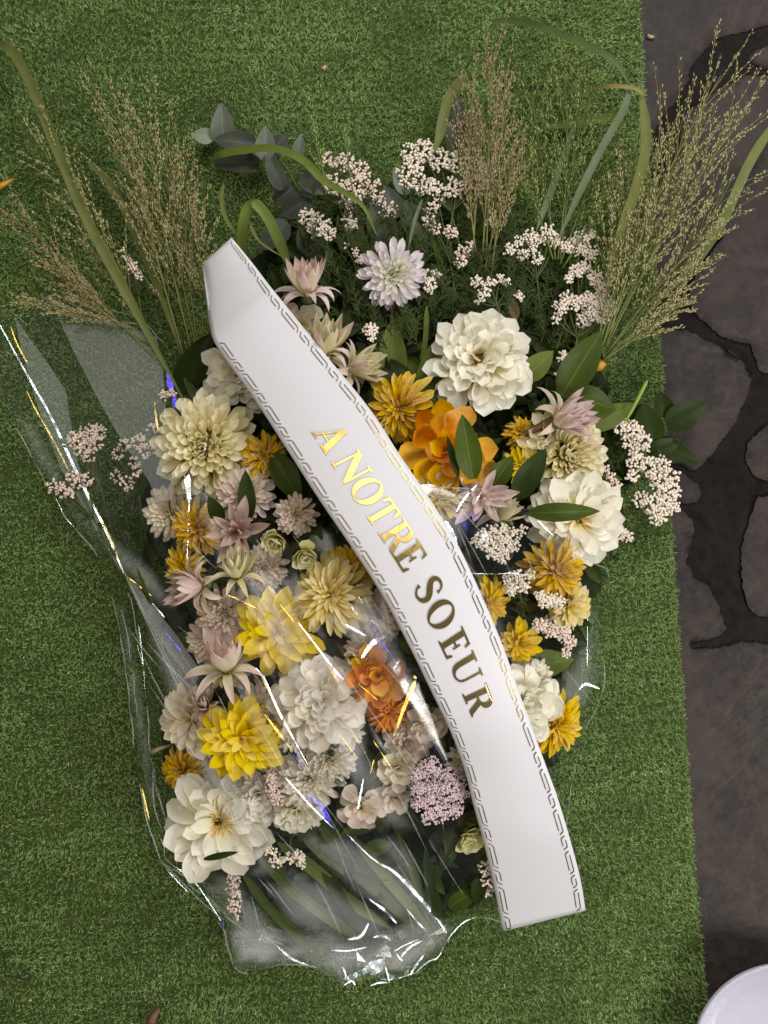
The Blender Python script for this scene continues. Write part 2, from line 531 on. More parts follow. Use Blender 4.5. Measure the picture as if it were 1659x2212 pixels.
STONE_LABELS = ['large dark paving stone at the top beside the turf edge', 'narrow paving stone wedged in the fork of the wet joints',
                'broad paving stone under the tan grass plumes', 'rounded paving stone beneath the dark green leaves',
                'small paving stone beside the white bud clusters', 'longest brown paving stone running down beside the turf to the bowl',
                'grey paving stone right of the wide wet joint', 'small grey stone at the right edge above the wide joint']
for poly, lab in zip(STONES, STONE_LABELS):
    ring = []
    n = len(poly)
    for i in range(n):
        a, b = Vector(poly[i]), Vector(poly[(i + 1) % n])
        k = max(1, int((b - a).length / 4.5))
        for j in range(k):
            p = a + (b - a) * j / k
            q = noise.noise_vector(Vector((p.x * .045, p.y * .045, 1.3))) * 3.2 + noise.noise_vector(Vector((p.x * .16, p.y * .16, 7))) * 3.2 + noise.noise_vector(Vector((p.x * .4, p.y * .4, 3))) * 2.0
            ring.append(P(p.x + q.x, p.y + q.y))
    cx = sum((p for p in ring), Vector()) / len(ring)
    pts2 = [Vector((p.x, p.y)) for p in ring]
    m = len(ring)
    # inner points for an uneven top
    x0, x1 = min(p.x for p in pts2), max(p.x for p in pts2)
    y0, y1 = min(p.y for p in pts2), max(p.y for p in pts2)
    ins, step = [], 0.014
    yy = y0
    while yy < y1:
        xx = x0
        while xx < x1:
            ins.append(Vector((xx + random.uniform(-.004, .004), yy + random.uniform(-.004, .004))))
            xx += step
        yy += step
    cv, ce, cf, *_ = delaunay_2d_cdt(pts2 + ins, [], [list(range(m))], 1, 1e-6)
    bound = set()
    cnt = {}
    for f in cf:
        for k in range(len(f)):
            e = tuple(sorted((f[k], f[(k + 1) % len(f)])))
            cnt[e] = cnt.get(e, 0) + 1
    bl = [e for e, c_ in cnt.items() if c_ == 1]
    for e in bl: bound.update(e)
    vs = []
    for i, p in enumerate(cv):
        z = 0.0012 * noise.fractal(Vector((p.x * 22, p.y * 22, 5)), 1.0, 2.0, 4)
        vs.append(Vector((p.x, p.y, (-0.0012 if i in bound else z))))
    fs = [tuple(f) for f in cf]
    low = {}
    for i in bound:
        low[i] = len(vs)
        vs.append(Vector((vs[i].x + (vs[i].x - cx.x) * .004, vs[i].y + (vs[i].y - cx.y) * .004, -0.016)))
    for a, b in bl:
        fs.append((a, b, low[b], low[a]))
    mb = MB(); mb.add(vs, fs)
    o = mb.build('paving_stone', M['stone'], pave)
    o['label'] = lab

# ------------------------------------------------------------------ setting: artificial turf
EDGE = [(1350, -420), (1379, 0), (1399, 330), (1424, 720), (1451, 1149), (1467, 1406), (1484, 1639), (1489, 1726), (1504, 1942), (1524, 2126), (1530, 2230), (1560, 2620)]


def edge_x(y):
    pts = [P(*e) for e in EDGE]
    for a, b in zip(pts[:-1], pts[1:]):
        if b.y <= y <= a.y:
            t = (y - a.y) / (b.y - a.y)
            return a.x + (b.x - a.x) * t
    return pts[0].x if y > pts[0].y else pts[-1].x


ys = np.linspace(-0.80, 0.80, 161)
ex = np.array([edge_x(y) + 0.0012 * noise.noise(Vector((y * 40, 0, 0))) for y in ys])
mb = MB()
vs, fs = [], []
for i, y in enumerate(ys):
    vs += [Vector((-0.66, y, 0.003)), Vector((ex[i], y, 0.003)), Vector((ex[i], y, -0.0035))]
for i in range(len(ys) - 1):
    a = i * 3
    fs += [(a, a + 1, a + 4, a + 3), (a + 1, a + 2, a + 5, a + 4)]
mb.add(vs, fs)
turf = mb.build('turf_mat', M['turfbase'], None, (0, 0, 0.003), smooth=False)
tag(turf, 'green artificial turf mat laid beside the dark paving', kind='structure')

NB = 640000
bx = RNG.uniform(-0.58, 0.52, NB); by = RNG.uniform(-0.76, 0.76, NB)
keep = bx < np.interp(by, ys, ex) - 0.0005


def fld(x, y, s, seed):
    g = np.zeros_like(x)
    r = np.random.default_rng(seed)
    for k in range(7):
        ax, ay, ph = r.normal(0, s), r.normal(0, s), r.uniform(0, 6.28)
        g += np.sin(ax * x + ay * y + ph)
    return g / 3.0


keep &= (fld(bx, by, 520, 12) + fld(bx, by, 260, 13) * .6 + RNG.normal(0, .45, NB)) > -.75   # tufts with gaps between
bx, by = bx[keep], by[keep]
n = len(bx)
ang = fld(bx, by, 18, 1) * 0.9 + fld(bx, by, 90, 2) * 0.9 + RNG.normal(0, 1.25, n) + 0.25
lean = np.clip(RNG.normal(0.80, 0.32, n) + 0.15 * fld(bx, by, 60, 4), 0.2, 1.45)
ln = RNG.uniform(0.0030, 0.0068, n)
wd = RNG.uniform(0.00033, 0.00060, n)
dx, dy = np.cos(ang), np.sin(ang)
V = np.zeros((n, 5, 3), dtype=np.float32)
mx, mz = ln * .55 * np.sin(lean * .6), ln * .55 * np.cos(lean * .6)
tx, tz = mx + ln * .45 * np.sin(lean * 1.3), mz + ln * .45 * np.cos(lean * 1.3)
tw = RNG.uniform(-0.9, 0.9, n)
px_, py_ = -np.sin(ang + tw), np.cos(ang + tw)
z0 = 0.003
for k, (ox, oz, s) in enumerate([(0, 0, -1), (0, 0, 1), (mx, mz, 1), (mx, mz, -1), (tx, tz, 0)]):
    V[:, k, 0] = bx + dx * ox + px_ * wd * s
    V[:, k, 1] = by + dy * ox + py_ * wd * s
    V[:, k, 2] = z0 + oz
base = (np.arange(n) * 5)[:, None]
T = np.concatenate([base + np.array([[0, 1, 2]]), base + np.array([[0, 2, 3]]), base + np.array([[3, 2, 4]])], axis=1).reshape(-1, 3)
me = bpy.data.meshes.new('turf_fibres')
me.vertices.add(n * 5); me.vertices.foreach_set('co', V.ravel())
me.loops.add(T.size); me.loops.foreach_set('vertex_index', T.ravel().astype(np.int32))
me.polygons.add(len(T)); me.polygons.foreach_set('loop_start', np.arange(0, T.size, 3, dtype=np.int32))
at = me.attributes.new('shade', 'FLOAT', 'POINT')
sh = np.clip(RNG.beta(2.2, 2.6, n) + 0.10 * fld(bx, by, 120, 9) + (RNG.random(n) < .012) * .5, 0, 1)
at.data.foreach_set('value', np.repeat(sh, 5).astype(np.float32))
me.materials.append(M['turf'])
me.update(); me.validate()
tag(obj('turf_fibres', me, turf), kind='stuff')

# ------------------------------------------------------------------ flower builder
PETALS = {}


def petal(kind, mat, variant):
    key = (kind, mat, variant)
    if key in PETALS: return PETALS[key]
    r = random.Random(sum(map(ord, kind)) * 7 + variant * 31)
    W, A, curl, pointed, wave = {
        'ball': (.27, 1.55, .30, 0, .03), 'decor': (.33, .85, -.40, .05, .08), 'open': (.29, .70, -.35, .22, .06),
        'fine': (.22, 1.20, .15, .2, .03), 'quill': (.145, 1.25, -.45, .35, .04), 'daisy': (.23, .80, -.35, .5, .03),
        'cup': (.36, 1.15, .55, .12, .05), 'bract': (.19, 1.15, .30, 1.0, .03), 'curlbract': (.14, .9, -1.2, 1.0, .04),
        'round': (.46, .80, .25, 0, .08), 'tuft': (.06, .8, .5, 1.0, .1)}[kind]
    W *= r.uniform(.9, 1.12); A *= r.uniform(.85, 1.15); curl *= r.uniform(.6, 1.5)
    if kind in ('decor', 'open', 'round', 'cup') and variant == 2: curl = -curl * .8
    nl, nw = 7, 6
    groove = {'decor': .10, 'open': .12, 'daisy': .14, 'cup': .10, 'round': .07, 'fine': .08, 'quill': .10}.get(kind, .03)
    vs, uv, fs = [], [], []
    x = z = 0.0
    skew = r.uniform(-.06, .06)
    for i in range(nl + 1):
        t = i / nl
        th = curl * (t ** 1.5 * 1.6 - .25)
        if i: x += math.cos(th) / nl; z += math.sin(th) / nl
        rise = min(1, (t / .62)) ** .8
        rd = W * (.32 + .68 * rise) * (1 if t < .66 else math.sqrt(max(0.0, 1 - ((t - .66) / .345) ** 2)))
        pt = W * (math.sin(math.pi * min(1, t * .93 + .07) ** .85) ** .9)
        wd_ = rd * (1 - pointed) + pt * pointed
        if i == nl: wd_ *= .5
        aa = A * (1 - .45 * t)
        for k in range(nw + 1):
            q = 2 * k / nw - 1
            y = wd_ * math.sin(q * aa) / aa
            h = wd_ * (1 - math.cos(q * aa)) / aa
            wv = groove * W * (.5 - .5 * math.cos(q * math.pi * 3)) * math.sin(math.pi * min(1, t * 1.05)) + wave * math.sin(q * 3 + i * 1.7 + variant * 2) * t * W
            vs.append((x - math.sin(th) * h, y + skew * t * t, z + math.cos(th) * h + wv))
            uv.append((k / nw, t))
    for i in range(nl):
        for k in range(nw):
            a = i * (nw + 1) + k
            fs.append((a, a + 1, a + nw + 2, a + nw + 1))
    PETALS[key] = make_mesh('petal', vs, fs, M[mat], True, uv)
    return PETALS[key]


#        petal kind, count, Lmin, Lmax, base radius, base height, pitch in, pitch out, jitter
TYPES = {
    'ball': ('ball', 150, .14, .50, .54, .36, 84, -24, 5), 'decor': ('decor', 84, .24, .62, .42, .22, 78, -14, 14),
    'open': ('open', 46, .36, .84, .22, .08, 56, -8, 11), 'fine': ('fine', 104, .20, .58, .42, .24, 84, -18, 6),
    'quill': ('quill', 105, .22, .78, .26, .20, 82, -16, 13), 'daisy': ('daisy', 46, .34, .78, .20, .10, 58, -4, 7),
    'cup': ('cup', 24, .42, .72, .24, .14, 74, 0, 14), 'bride': ('bract', 44, .60, 1.0, .11, .05, 90, 44, 8),
    'bud': ('round', 26, .40, .72, .16, .16, 86, 42, 8), 'loose': ('round', 15, .40, .62, .26, .06, 66, 2, 16),
    'star': ('bract', 20, .5, .95, .14, .08, 74, 8, 9)}
GA = math.radians(137.508)


def flower(u, v, R, typ, mat, label, tilt=(0, 0), zo=0.0, name='dahlia', cat='flower', group=None, center=None, stem=None, mat2=None, scale_n=1.0):
    kind, cnt, l0, l1, rb, hb, p0, p1, jit = TYPES[typ]
    r = random.Random(int(u * 13 + v * 7))
    z = dome(u, v) + zo + (.006 if v > 1050 else 0)
    R_ = (1.08 if v < 1050 else 1.17) * R * PX * (CAMH - z) / CAMH
    ax = Vector((tilt[0], -tilt[1], 1)).normalized()
    q = ax.to_track_quat('Z', 'Y')
    e = empty(name, P(u, v, z), q)
    tag(e, label, cat, group)
    cnt = int(cnt * scale_n)
    for i in range(cnt):
        t = (i + .5) / cnt
        if center == 'stamen' and t < (.06 if typ == 'decor' else .14): continue
        az = i * GA + r.gauss(0, .14 if typ in ('decor', 'open', 'loose', 'cup') else .09)
        pit = math.radians(p0 + (p1 - p0) * t ** .75 + r.gauss(0, jit))
        L = R_ * (l0 + (l1 - l0) * t ** .65) * r.uniform(.9, 1.08)
        b = R_ * rb * t ** .7
        k = kind
        if typ == 'bride' and t > .78: k, pit, L = 'curlbract', math.radians(r.uniform(0, 42)), L * .8
        mm = mat2 if (mat2 and (t > (.55 if mat2 == 'lilacouter' else .72) if typ != 'cup' else r.random() < .35)) else mat
        o = bpy.data.objects.new('bract' if k in ('bract', 'curlbract') else 'petal', petal(k, mm, r.randrange(3)))
        mt = Matrix.Translation((b * math.cos(az), b * math.sin(az), R_ * hb * (1 - t * t)))
        sw = r.uniform(.88, 1.12)
        mt = mt @ Matrix.Rotation(az, 4, 'Z') @ Matrix.Rotation(-pit, 4, 'Y') @ Matrix.Rotation(r.gauss(0, .2), 4, 'X') @ Matrix.Diagonal((L, L * sw, L, 1))
        o.parent = e
        o.matrix_basis = mt
        COL.objects.link(o)
    if center:
        mb = MB()
        cr = R_ * {'stamen': .15, 'floret': .20, 'brownfloret': .22, 'mauve': .20}.get(center, .15)
        nn = 46 if center != 'stamen' else 30
        for i in range(nn):
            t = (i + .5) / nn
            az = i * GA
            d = Vector((math.cos(az) * t ** .5, math.sin(az) * t ** .5, 1.0 if center != 'mauve' else .7)).normalized()
            b0 = Vector((math.cos(az), math.sin(az), 0)) * cr * t ** .5 + Vector((0, 0, R_ * hb * .75))
            ll = cr * r.uniform(.55, .95) * (1.7 if center in ('stamen', 'mauve') else 1)
            tube(mb, [b0, b0 + d * ll * .6, b0 + d * ll + Vector((r.gauss(0, .1), r.gauss(0, .1), 0)) * cr], [cr * .07, cr * .09, cr * .05], 4)
        mb.build('flower_center', M['mauve' if center == 'mauve' else center], None, (0, 0, 0)).parent = e
    # green cup under the petals
    mb = MB()
    tube(mb, [(0, 0, -R_ * .22), (0, 0, -R_ * .10), (0, 0, R_ * hb * .5)], [R_ * .05, R_ * .16, R_ * (rb * .8 + .04)], 9)
    mb.build('calyx', M['stem'], None, (0, 0, 0)).parent = e
    if stem:
        pts, sm, rr = stem
        iv = (Matrix.Translation(e.location) @ q.to_matrix().to_4x4()).inverted()
        mb = MB()
        path = [iv @ P(*c) for c in pts]
        tube(mb, [Vector(p) for p in crom([tuple(p) for p in path], 5)], rr * PX, 7)
        mb.build('stem', M[sm], None, (0, 0, 0)).parent = e
    return e


GD, GY, GB, GO = 'white and cream dahlias', 'yellow chrysanthemums', 'blushing bride flowers', 'orange dahlias'
flower(447, 965, 116, 'ball', 'cream', 'full cream ball dahlia with a yellow middle, left of the ribbon under cellophane', (-.06, .05), .005, group=GD, center='floret')
flower(1038, 782, 116, 'decor', 'white', 'large white dahlia with orange stamens above the orange bloom', (-.12, -.22), .012, group=GD, center='stamen', scale_n=1.1)
flower(848, 592, 76, 'fine', 'lilac', 'white dahlia with lilac outer petals on a purple stem', (.12, .35), .03, group=GD, mat2='lilacouter', stem=([(846, 600, .10), (845, 690, .095), (843, 760, .085), (840, 850, .07)], 'purplestem', 5))
flower(520, 812, 86, 'decor', 'white', 'white dahlia half hidden under the upper ribbon, above the cream ball', (-.1, .1), -.012, group=GD)
flower(1215, 985, 104, 'ball', 'cream', 'cream dahlia with pointed petals just below the pale pink bride flower', (.45, .1), .004, group=GD)
flower(1246, 1122, 102, 'open', 'white', 'open white dahlia with orange stamens and a leaf across it', (.22, .12), .012, group=GD, center='stamen', scale_n=1.35)
flower(1120, 1520, 92, 'decor', 'white', 'white dahlia tucked behind the right edge of the ribbon beside a yellow bloom', (.3, .1), .0, group=GD)
flower(690, 1515, 102, 'decor', 'pinkwhite', 'pinkish white dahlia in the middle of the cellophane left of an orange bloom', (-.05, .02), .0, group=GD)
flower(475, 1772, 118, 'open', 'white', 'large open white dahlia with orange throat at the lower left corner', (-.05, .05), .012, group=GD, center='stamen', scale_n=1.3)
flower(418, 1552, 82, 'daisy', 'warmwhite', 'off-white daisy-like flower left of the bright yellow one', (-.4, .05), -.004, group=GD, center='brownfloret')
flower(672, 1680, 66, 'fine', 'pinkwhite', 'white many-petalled flower below the pinkish white dahlia', (0, .1), -.004, group=GD)
flower(372, 1108, 62, 'fine', 'warmwhite', 'pale cream flower below the cream ball dahlia at the far left', (-.3, .1), -.008, group=GD)
flower(485, 1325, 60, 'fine', 'blush', 'blush white flower between dusty pink bracts and a yellow daisy', (-.1, .1), .0, group=GD)
flower(530, 1068, 62, 'fine', 'blush', 'blush flower tucked under the lower right of the cream ball dahlia', (.1, -.2), -.006, group=GD)
flower(600, 1162, 44, 'bud', 'greencream', 'greenish cream half-closed bloom beside the dusty mauve flower', (-.3, .5), .022, group='half-closed cream blooms', cat='flower')
flower(657, 1192, 42, 'bud', 'greencream', 'greenish cream half-closed bloom nearest the ribbon under the shiny film', (.2, .7), .022, group='half-closed cream blooms')
flower(650, 700, 62, 'loose', 'warmwhite', 'crumpled off-white flower behind pink bracts right of the ribbon top', (.2, .2), -.005, group=GD)
flower(1010, 1798, 48, 'bud', 'greencream', 'pale yellow-green bloom left of the lower ribbon under the mauve cluster', (.3, .7), .014, group='half-closed cream blooms')
flower(925, 1560, 54, 'loose', 'blush', 'pale blush flower with few rounded petals touching the left ribbon edge', (.1, .2), .004, name='loose_flower', group='loose blush flowers')
flower(782, 1742, 60, 'loose', 'blush', 'peach-blush flower at the bottom of the bouquet under a blue glint', (.0, .3), .0, name='loose_flower', group='loose blush flowers')
flower(862, 1658, 56, 'loose', 'warmwhite', 'cream-blush rounded flower above the mauve cluster', (.0, .1), .0, name='loose_flower', group='loose blush flowers', scale_n=1.3)
flower(608, 1668, 48, 'loose', 'blush', 'small blush flower right of the bright yellow dahlia', (-.2, .1), -.004, name='loose_flower', group='loose blush flowers')
flower(735, 1575, 50, 'fine', 'pinkwhite', 'small pale flower under the reddish orange bloom', (.1, .2), -.008, group=GD)
flower(820, 1330, 56, 'fine', 'blush', 'pale blush flower partly behind the middle of the ribbon', (.1, .1), -.02, group=GD)

for (u_, v_, R_x, ty, ma, lb, tl) in [
    (452, 1382, 52, 'fine', 'blush', 'blush bloom between the beige-pink and long-bracted bride flowers on the left', (-.3, 0)),
    (572, 1226, 48, 'fine', 'blush', 'small blush bloom right of the greenish bride flower on the left', (.1, .1)),
    (640, 1112, 46, 'fine', 'blush', 'small blush bloom beside the ribbon below the long green leaf', (.1, .2)),
    (560, 1716, 62, 'decor', 'pinkwhite', 'pinkish white bloom right above the open white dahlia at lower left', (.1, .1)),
    (642, 1742, 60, 'decor', 'white', 'white bloom low in the bouquet, just left of the blue glint', (0, .3)),
    (712, 1640, 56, 'fine', 'pinkwhite', 'white bloom under the small round leaflets', (.1, .1)),
    (880, 1598, 50, 'decor', 'blush', 'blush bloom between the reddish orange bloom and the ribbon', (.2, .1)),
    (845, 1722, 48, 'loose', 'blush', 'small blush bloom left of the mauve cluster', (.1, .3)),
    (560, 1525, 46, 'fine', 'warmwhite', 'half hidden cream bloom above the bright yellow dahlia', (0, -.2)),
    (640, 1580, 46, 'fine', 'pinkwhite', 'small pale bloom right of the bright yellow dahlia top', (.1, 0)),
    (790, 1400, 44, 'fine', 'blush', 'small blush bloom above the smaller orange dahlia', (.1, -.2)),
    (1010, 1640, 46, 'fine', 'warmwhite', 'cream bloom peeping from the left ribbon edge above the mauve cluster', (.2, .2)),
    (1150, 1470, 46, 'fine', 'warmwhite', 'small cream bloom under the folded leaf at lower right', (.3, .1))]:
    flower(u_, v_, R_x, ty, ma, lb, tl, -.010, group=GD)
flower(868, 882, 82, 'quill', 'streaked', 'mustard chrysanthemum with red-streaked petals above the orange dahlia', (-.3, .1), .008, name='chrysanthemum', group=GY, mat2='yellow')
flower(570, 985, 56, 'quill', 'streaked', 'yellow orange chrysanthemum with red streaks right of the cream ball', (.2, 0), -.006, name='chrysanthemum', group=GY)
flower(432, 1140, 62, 'quill', 'streaked', 'orange-yellow chrysanthemum below the cream ball dahlia', (-.2, .1), -.002, name='chrysanthemum', group=GY)
flower(400, 1222, 48, 'quill', 'yellow', 'small golden chrysanthemum at the far left edge of the bouquet', (-.4, .2), -.004, name='chrysanthemum', group=GY)
flower(600, 1365, 96, 'daisy', 'brightyellow', 'yellow daisy-like flower with a fuzzy orange middle', (-.05, .1), .006, name='yellow_daisy', group=GY, center='brownfloret')
flower(716, 1285, 88, 'quill', 'paleyellow', 'pale yellow spidery chrysanthemum left of the ribbon', (-.1, -.1), .006, name='chrysanthemum', group=GY)
flower(755, 1235, 60, 'quill', 'yellow', 'golden chrysanthemum behind the pale spidery one by the ribbon', (.1, -.2), -.012, name='chrysanthemum', group=GY)
flower(523, 1592, 92, 'daisy', 'brightyellow', 'bright yellow dahlia with pointed petals at the lower left', (.05, .05), .012, name='yellow_dahlia', group=GY, scale_n=1.35)
flower(402, 1662, 56, 'quill', 'streaked', 'yellow bloom heavily streaked dark red at the left edge', (-.4, .1), -.006, name='chrysanthemum', group=GY)
flower(1195, 1232, 68, 'quill', 'streaked', 'yellow chrysanthemum with mauve-red streaks below the open white dahlia', (.1, .1), .004, name='chrysanthemum', group=GY, center='brownfloret')
flower(1222, 1308, 66, 'daisy', 'paleyellow', 'plain yellow flower below the red-streaked one on the right side', (.5, .2), -.008, name='chrysanthemum', group=GY)
flower(1190, 1560, 76, 'quill', 'yellow', 'golden chrysanthemum at the lower right beside the white dahlia', (.4, .1), -.004, name='chrysanthemum', group=GY, center='brownfloret')
flower(1048, 1300, 58, 'quill', 'yellow', 'yellow chrysanthemum peeking out right of the ribbon middle', (.4, .1), -.01, name='chrysanthemum', group=GY)
flower(1120, 1388, 50, 'daisy', 'yellow', 'small yellow flower beside the ribbon above the hidden white dahlia', (.1, .3), -.006, name='chrysanthemum', group=GY)
flower(945, 1075, 60, 'quill', 'paleyellow', 'dull yellow chrysanthemum seen through film just below the orange dahlia', (.0, .1), .002, name='chrysanthemum', group=GY)
flower(1128, 1005, 44, 'quill', 'brightyellow', 'small bright yellow chrysanthemum between the orange and cream dahlias', (.1, .3), -.006, name='chrysanthemum', group=GY)
flower(1125, 935, 40, 'quill', 'streaked', 'brownish yellow chrysanthemum at the foot of the pale pink bride flower', (.2, -.1), -.012, name='chrysanthemum', group=GY)
flower(488, 1440, 50, 'quill', 'paleyellow', 'yellow chrysanthemum beneath the long pink bracts on the left', (-.2, .2), -.008, name='chrysanthemum', group=GY)

flower(968, 972, 124, 'cup', 'orange', 'large orange dahlia with cupped petals right of the ribbon', (-.05, .05), .010, group=GO, mat2='deeporange', center='floret')
flower(815, 1460, 74, 'cup', 'orange', 'smaller orange dahlia left of the ribbon under cellophane', (.0, -.1), .0, group=GO, mat2='deeporange')
flower(838, 1535, 50, 'quill', 'deeporange', 'reddish orange flower below the smaller orange dahlia', (.2, .3), -.006, group=GO)

flower(664, 640, 88, 'bride', 'bride', 'pink-edged bride flower pointing up at the top beside the ribbon', (.05, -1.5), .018, name='bride_flower', group=GB, stem=([(664, 642, .09), (672, 670, .085), (690, 730, .07)], 'stem', 4), mat2='bridepink')
flower(700, 768, 92, 'bride', 'bridegreen', 'greenish cream bride flower just right of the ribbon below the pink one', (.35, -1.5), .012, name='bride_flower', group=GB, mat2='bride')
flower(752, 798, 84, 'bride', 'bridegreen', 'bride flower pointing right toward the purple stem', (1.7, -.15), .008, name='bride_flower', group=GB, mat2='bride')
flower(1196, 915, 100, 'bride', 'bridepink', 'pale pink bride flower with brown stalk over the cream dahlia', (1.1, -.2), .022, name='bride_flower', group=GB, mat2='bride', stem=([(1196, 906, .115), (1160, 925, .11), (1110, 950, .09)], 'brownstem', 8))
flower(512, 1150, 74, 'star', 'mauve', 'dusty mauve bride flower with a red fuzzy middle on the left', (-.05, .1), .012, name='bride_flower', group=GB, center='mauve')
flower(512, 1248, 74, 'bride', 'bridegreen', 'greenish cream bride flower pointing up below the dusty mauve one', (.05, -1.3), .022, name='bride_flower', group=GB, scale_n=.75)
flower(440, 1262, 82, 'bride', 'mauve', 'dusty beige-pink bride flower pointing left at the left side', (-1.3, .25), .022, name='bride_flower', group=GB, mat2='blush')
flower(492, 1450, 100, 'bride', 'bride', 'long-bracted pink bride flower pointing up left of the yellow daisy', (-.1, -1.5), .016, name='bride_flower', group=GB, mat2='bride')
flower(1040, 1075, 70, 'star', 'bridepink', 'pale pink star-shaped bride flower below the orange dahlia', (.1, .1), .010, name='bride_flower', group=GB)
flower(1070, 1120, 66, 'bride', 'bridegreen', 'small greenish bride bud right of the star-shaped one', (1.1, -1.2), -.004, name='bride_flower', group=GB, scale_n=.6)
flower(446, 1530, 48, 'bride', 'mauve', 'small dusty pink bride bud between the off-white daisy and the yellow dahlia', (-.3, -1.0), .012, name='bride_flower', group=GB, scale_n=.7)

# ------------------------------------------------------------------ bead-flower sprigs
def in_poly(x, y, poly):
    c = False
    n = len(poly)
    for i in range(n):
        x1, y1 = poly[i]; x2, y2 = poly[(i + 1) % n]
        if (y1 > y) != (y2 > y) and x < (x2 - x1) * (y - y1) / (y2 - y1) + x1: c = not c
    return c


def sprig(label, base, subs, zo=.02, bud='bud', bead=2.85, needles=26, name='rice_flower_sprig', group='rice flower sprigs', dens=1.0):
    bu, bv = base
    r = random.Random(int(bu * 3 + bv * 11))
    cu, cv = sum(s[0] for s in subs) / len(subs), sum(s[1] for s in subs) / len(subs)
    zb, zc = max(.02, dome(bu, bv) - .03), dome(cu, cv) + zo
    root = empty(name, P(bu, bv, zb))
    tag(root, label, 'flower sprig', group)
    st, bd, nd = MB(), MB(), MB()
    fork = (cu * .62 + bu * .38, cv * .62 + bv * .38, zc * .75 + zb * .25)
    main = crom([(bu, bv, zb), ((bu + fork[0]) / 2 + r.uniform(-6, 6), (bv + fork[1]) / 2, (zb + fork[2]) / 2 + .006), fork], 5)
    tube(st, [P(*p) for p in main], [.0017 - .0007 * i / len(main) for i in range(len(main))], 5)
    for (u, v, rad) in subs:
        zs = dome(u, v) + zo + r.uniform(-.004, .006)
        br = crom([fork, ((fork[0] + u) / 2 + r.uniform(-5, 5), (fork[1] + v) / 2 + 4, (fork[2] + zs) / 2), (u, v, zs - .004)], 4)
        tube(st, [P(*p) for p in br], .0008, 4)
        cen = P(u, v, zs - .004)
        rad *= 1.12
        k = int(dens * 1.3 * (rad / bead) ** 2)
        for i in range(k):
            rr = rad * math.sqrt((i + .5) / k) * r.uniform(.9, 1.1)
            an = i * GA + r.uniform(-.3, .3)
            # small groups with gaps between them
            if noise.noise(Vector((u * .01 + rr * math.cos(an) * .12, v * .01 + rr * math.sin(an) * .12, 2.2))) < -.22: continue
            zz = zs + PX * (rad * .55 * (1 - (rr / rad) ** 2) + r.uniform(-2.5, 2.5))
            p = P(u + rr * math.cos(an), v + rr * math.sin(an), zz)
            s = bead * PX * r.uniform(.72, 1.12)
            dr = (p - cen).normalized()
            bd.add([p + q * s + dr * max(0, q.dot(dr)) * s * .35 for q in ICO1[0]], ICO1[1])
            if i % 2 == 0:
                tube(st, [cen, (cen + p) / 2 + Vector((0, 0, .001)), p], .0004, 3)
    for i in range(needles):
        t = r.uniform(.05, .95)
        p = main[int(t * (len(main) - 1))]
        a = P(*p)
        an = r.uniform(0, 6.28)
        d = Vector((math.cos(an), math.sin(an), r.uniform(.1, .8))).normalized()
        l = r.uniform(.008, .016)
        sd = d.cross(Vector((0, 0, 1))).normalized() * .0006
        nd.add([a - sd, a + sd, a + d * l * .6 + sd, a + d * l * .6 - sd, a + d * l], [(0, 1, 2, 3), (3, 2, 4)], [(0, 0), (1, 0), (1, .6), (0, .6), (.5, 1)])
    st.build('stem', M['stem'], root)
    tag(bd.build('buds', M[bud], root), kind='stuff')
    if nd.v: tag(nd.build('needle_leaves', M['needle'], root), kind='stuff')
    return root


sprig('blush-tipped white bead flowers at the top, left of the two big clusters', (800, 560), [(712, 345, 15), (745, 350, 18), (775, 372, 22), (690, 392, 14), (722, 398, 20), (765, 410, 26), (800, 400, 18), (815, 425, 17), (838, 452, 18), (750, 440, 14), (672, 405, 11)], bud='budpink')
sprig('biggest domed white bead cluster at the top, right of centre', (1000, 600), [(885, 330, 18), (915, 325, 22), (950, 345, 22), (985, 352, 20), (1020, 355, 24), (1045, 375, 22), (880, 380, 24), (910, 400, 20), (935, 405, 16), (975, 405, 20), (1015, 390, 18), (1040, 395, 14), (900, 355, 16)])
sprig('compact round bead cluster above the lilac-white dahlia, to its left', (715, 590), [(668, 470, 20), (690, 485, 22), (712, 505, 13), (680, 500, 14)])
sprig('single small round bead cluster left above the lilac-white dahlia', (790, 580), [(756, 480, 16)], needles=10)
sprig('loose hanging bead sprig below the biggest domed cluster', (985, 680), [(930, 450, 14), (945, 430, 14), (925, 475, 14), (940, 495, 11), (975, 500, 14), (1000, 545, 14), (995, 565, 12), (1015, 530, 9)], bud='budpink', dens=.8)
sprig('tiny nodding bead cluster on a hooked green stalk', (1070, 560), [(1062, 478, 11)], needles=0)
sprig('wide flat bead sprig on tall stems in the upper right', (1175, 720), [(1120, 520, 11), (1145, 510, 14), (1170, 512, 16), (1185, 500, 16), (1200, 520, 14), (1100, 540, 12), (1130, 550, 12), (1160, 560, 12), (1150, 535, 10)], dens=.85)
sprig('bead sprig with pinkish tip beside the bluish blade, upper right', (1200, 760), [(1225, 530, 15), (1250, 535, 16), (1265, 510, 14), (1275, 500, 10), (1275, 545, 15), (1245, 515, 12)], dens=.9)
sprig('curved white bead spray right of the big white dahlia, middle one', (1215, 740), [(1245, 585, 14), (1262, 578, 12), (1285, 600, 15), (1300, 620, 14), (1230, 600, 10)])
sprig('crescent-shaped white bead spray low at the right, under the grass plumes', (1225, 830), [(1210, 665, 15), (1225, 645, 14), (1245, 655, 15), (1270, 650, 18), (1295, 650, 20), (1315, 665, 18), (1262, 690, 17), (1280, 680, 14), (1200, 690, 9), (1300, 685, 14)])
sprig('thin bead sprig between the lilac-white and big white dahlias, right one', (1085, 720), [(1030, 610, 13), (1055, 612, 13), (1080, 605, 12), (1045, 635, 13), (1095, 610, 9), (1120, 640, 10), (1035, 650, 8)], dens=.8, needles=40)
